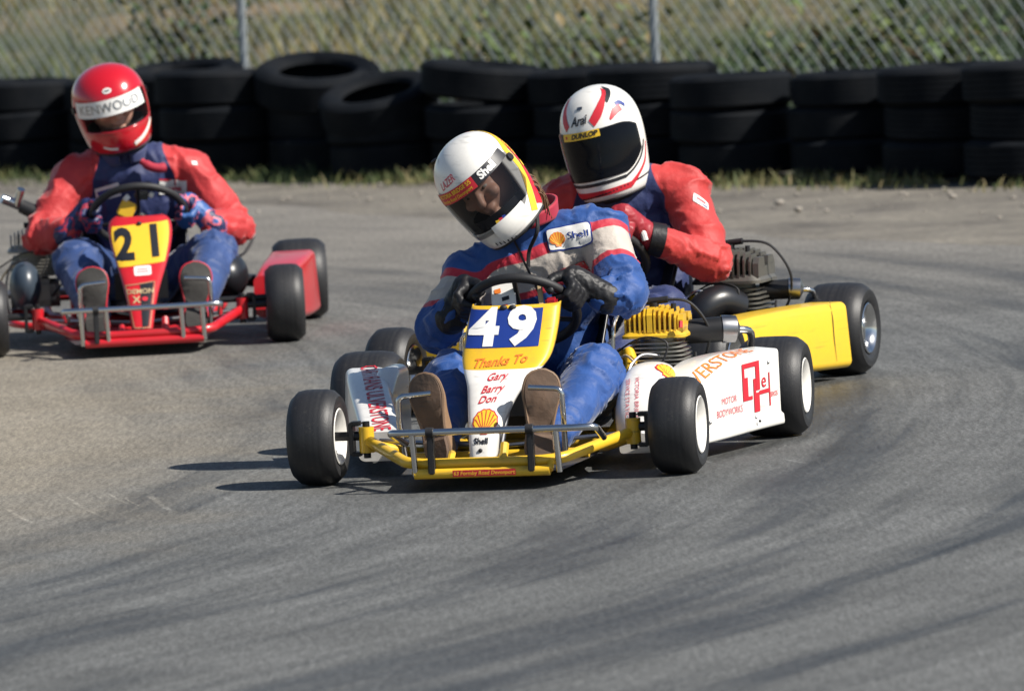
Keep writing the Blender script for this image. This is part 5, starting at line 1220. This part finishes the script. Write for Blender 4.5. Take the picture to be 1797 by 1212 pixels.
PC([(arcstrip(.036, -.62, .44, .022, 20), 'yellow_print', 0, 0, 0, 0), (text2d('DUNLOP', .019, bold=.0008, shear=.25, cuts=1, sx=1.25), 'black_print', .001, .004, .036, 0), (bar(-.068, .036, .008, .008), 'red_print', .001, 0, 0, 0)], .0050, 'visor_strip', h_o)
PC([(arcstrip(-.112, -1.35, .9, .010, 30), 'black_print', 0, 0, 0, 0), (lstrip([(.126, -.112), (.16, -.098), (.20, -.07), (.23, -.03)], .007), 'black_print', 0, 0, 0, 0),
    (arcstrip(-.142, -1.2, 1.0, .018, 30), 'red_print', 0, 0, 0, 0), (lstrip([(.140, -.142), (.18, -.118), (.215, -.09), (.245, -.04)], [.016, .010, .008, .006]), 'red_print', 0, 0, 0, 0), (arcstrip(-.158, -1.0, 1.9, .005, 30, .03), 'black_print', 0, 0, 0, 0)], .0015, 'chin_stripe', h_o)
# one hand on the wheel, the other (far side) too
gl = ['red_cloth', 'white_print', 'black_leather']
gR = glove(dC, wcC, NC, UC, XC, rrC, R_(50), 1, ['glove_red'] if 'glove_red' in MATS else [M('glove_red', (.30, .02, .03), .45, var=.2).name], J['WR'])
MB().tube(smooth_path([Vector(J['WR'])+Vector((-.055, -.045, .035)), Vector(J['WR'])+Vector((-.028, -.050, .040)), Vector(J['WR'])+Vector((-.006, -.052, .022)), Vector(J['WR'])+Vector((.002, -.052, -.004))], 5), .010, 8).build('glove_trim', 'white_print', gR)
MB().tube([Vector(J['WR'])+Vector((-.002, -.004, .0)), Vector(J['WR'])+Vector((.035, .016, -.012))], [.050, .052], 20).build('glove_cuff', 'black_leather', gR)
glove(dC, wcC, NC, UC, XC, rrC, R_(150), -1, ['glove_red'], J['WL'])
shoe(dC, (-.150, -.115, .062), (-.178, -.085, .300), (0, -1, .05), 'grey_sole', 'grey_suede', 'grey_sole'); shoe(dC, (.135, -.115, .062), (.150, -.085, .300), (.1, -1, .05), 'grey_sole', 'grey_suede', 'grey_sole')

# ---- driver of 21
d21 = empty('person', (k21.location.x, k21.location.y, 0), k21.rotation_euler.z); tag(d21, 'driver in red and navy suit with plain red helmet in kart 21', 'person', 'kart drivers')
J = dict(pelvis=(.03, .84, .17), belly=(.03, .81, .30), chest=(.02, .76, .45), SL=(-.185, .70, .555), SR=(.215, .70, .56), neck=(-.01, .675, .625),
         EL=(-.315, .585, .365), ER=(.360, .585, .36), WL=(-.215, .475, .385), WR=(.272, .475, .385),
         HL=(-.075, .78, .16), HR=(.135, .78, .16), KL=(-.195, .40, .285), KR=(.272, .40, .285), AL=(-.14, .06, .12), AR=(.205, .06, .12))
body21, RTd, midd, upd, fwd, shd = make_body(J, 'suit_red_blue', bfred, d21, 41)
bb2 = bvh_of(body21.data)
wrap([(rect2d(.085, .045, 8, 5), 'white_print', 0, 0, 0, .2), (bar(-.01, .004, .05, .014), 'blue_print', .0014, 0, 0, .2)], bb2, (-.075, .60, .505), (1, 0, 0), (0, .1, 1), (0, -1, .1), .003, 'chest_badge', body21)
wrap([(rect2d(.095, .050, 8, 5), 'white_print', 0, 0, 0, -.05), (bar(0, .025, .095, .006), 'red_print', .0014, 0, 0, -.05), (bar(.0, -.005, .06, .012), 'pink_print', .0014, 0, 0, -.05)], bb2, (.150, .60, .510), (1, 0, 0), (0, .1, 1), (0, -1, .1), .003, 'chest_badge', body21)
wrap([(rect2d(.02, .016, 3, 3), 'white_print', 0, 0, 0, .4)], bb2, (.235, .6, .595), (1, 0, -.4), (.3, .2, .9), (.3, -.9, .4), .003, 'sleeve_badge', body21)
collar(d21, (-.01, .675, .612), (-.1, -.2, .95), .082, .045, M('navy_cloth', (.015, .025, .10), .65, var=.15, sheen=.3).name, 1.05)
MB().tube(smooth_path([(.045, .575, .605), (.075, .565, .585), (.105, .565, .578), (.125, .572, .58)], 5), [.012]*3+[.016]*8+[.017]*5, 10).build('collar_flap', 'red_cloth', d21)
H21 = (-.050, .665, .806); sc21 = 1.0
h_o, v_o, R0, org = helmet(d21, H21, (R_(-14), R_(8), R_(12)), (1.0, 1.0, .87), 'red_shell', 'visor_clear', .060, -.085)
P2 = lambda items, off, nm, par: hmap(items, off, nm, par, R0, org, sc21)
P2([(arcstrip(.024, -1.25, .86, .062, 30), 'white_print', 0, 0, 0, 0), (text2d('KENWOOD', .050, bold=.0003, cuts=1, sx=.92), 'steel', .001, -.030, .024, 0)], .0050, 'visor_strip', h_o)
P2([(poly2d([(.019*math.cos(a), .010*math.sin(a)) for a in np.linspace(0, 2*PI, 18, endpoint=False)], 1), 'white_print', 0, -.020, .086, 0), (bar(-.020, .086, .022, .005), 'dark_metal', .001, 0, 0, 0)], .0015, 'badge', h_o)
P2([(lstrip([(.030, -.140), (.075, -.126), (.125, -.100), (.150, -.080)], .018), 'white_print', 0, 0, 0, 0), (lstrip([(.030, -.151), (.075, -.137), (.128, -.110), (.153, -.089)], .004), 'orange_print', 0, 0, 0, 0)], .0022, 'chin_stripe', h_o)
P2([(lstrip([(-.105, -.130), (-.075, -.139), (-.045, -.142)], .010), 'white_print', 0, 0, 0, 0)], .0022, 'chin_stripe', h_o)
M('glove_blue', (.03, .10, .30), .5, var=.25); M('glove_navy', (.012, .02, .08), .5, var=.25)
g1 = glove(d21, wc21, N21, U21, X21, rr21, R_(-6), 1, ['glove_blue', 'pink_print', 'glove_navy'], J['WR']); glove(d21, wc21, N21, U21, X21, rr21, R_(186), -1, ['glove_navy', 'red_cloth', 'glove_navy'], J['WL'])
shoe(d21, (-.135, -.115, .065), (-.150, -.075, .290), (-.05, -1, .05), 'grey_sole', 'grey_suede', 'red_print', 1.15); shoe(d21, (.195, -.115, .065), (.205, -.075, .290), (.1, -1, .05), 'grey_sole', 'grey_suede', 'red_print', 1.15)
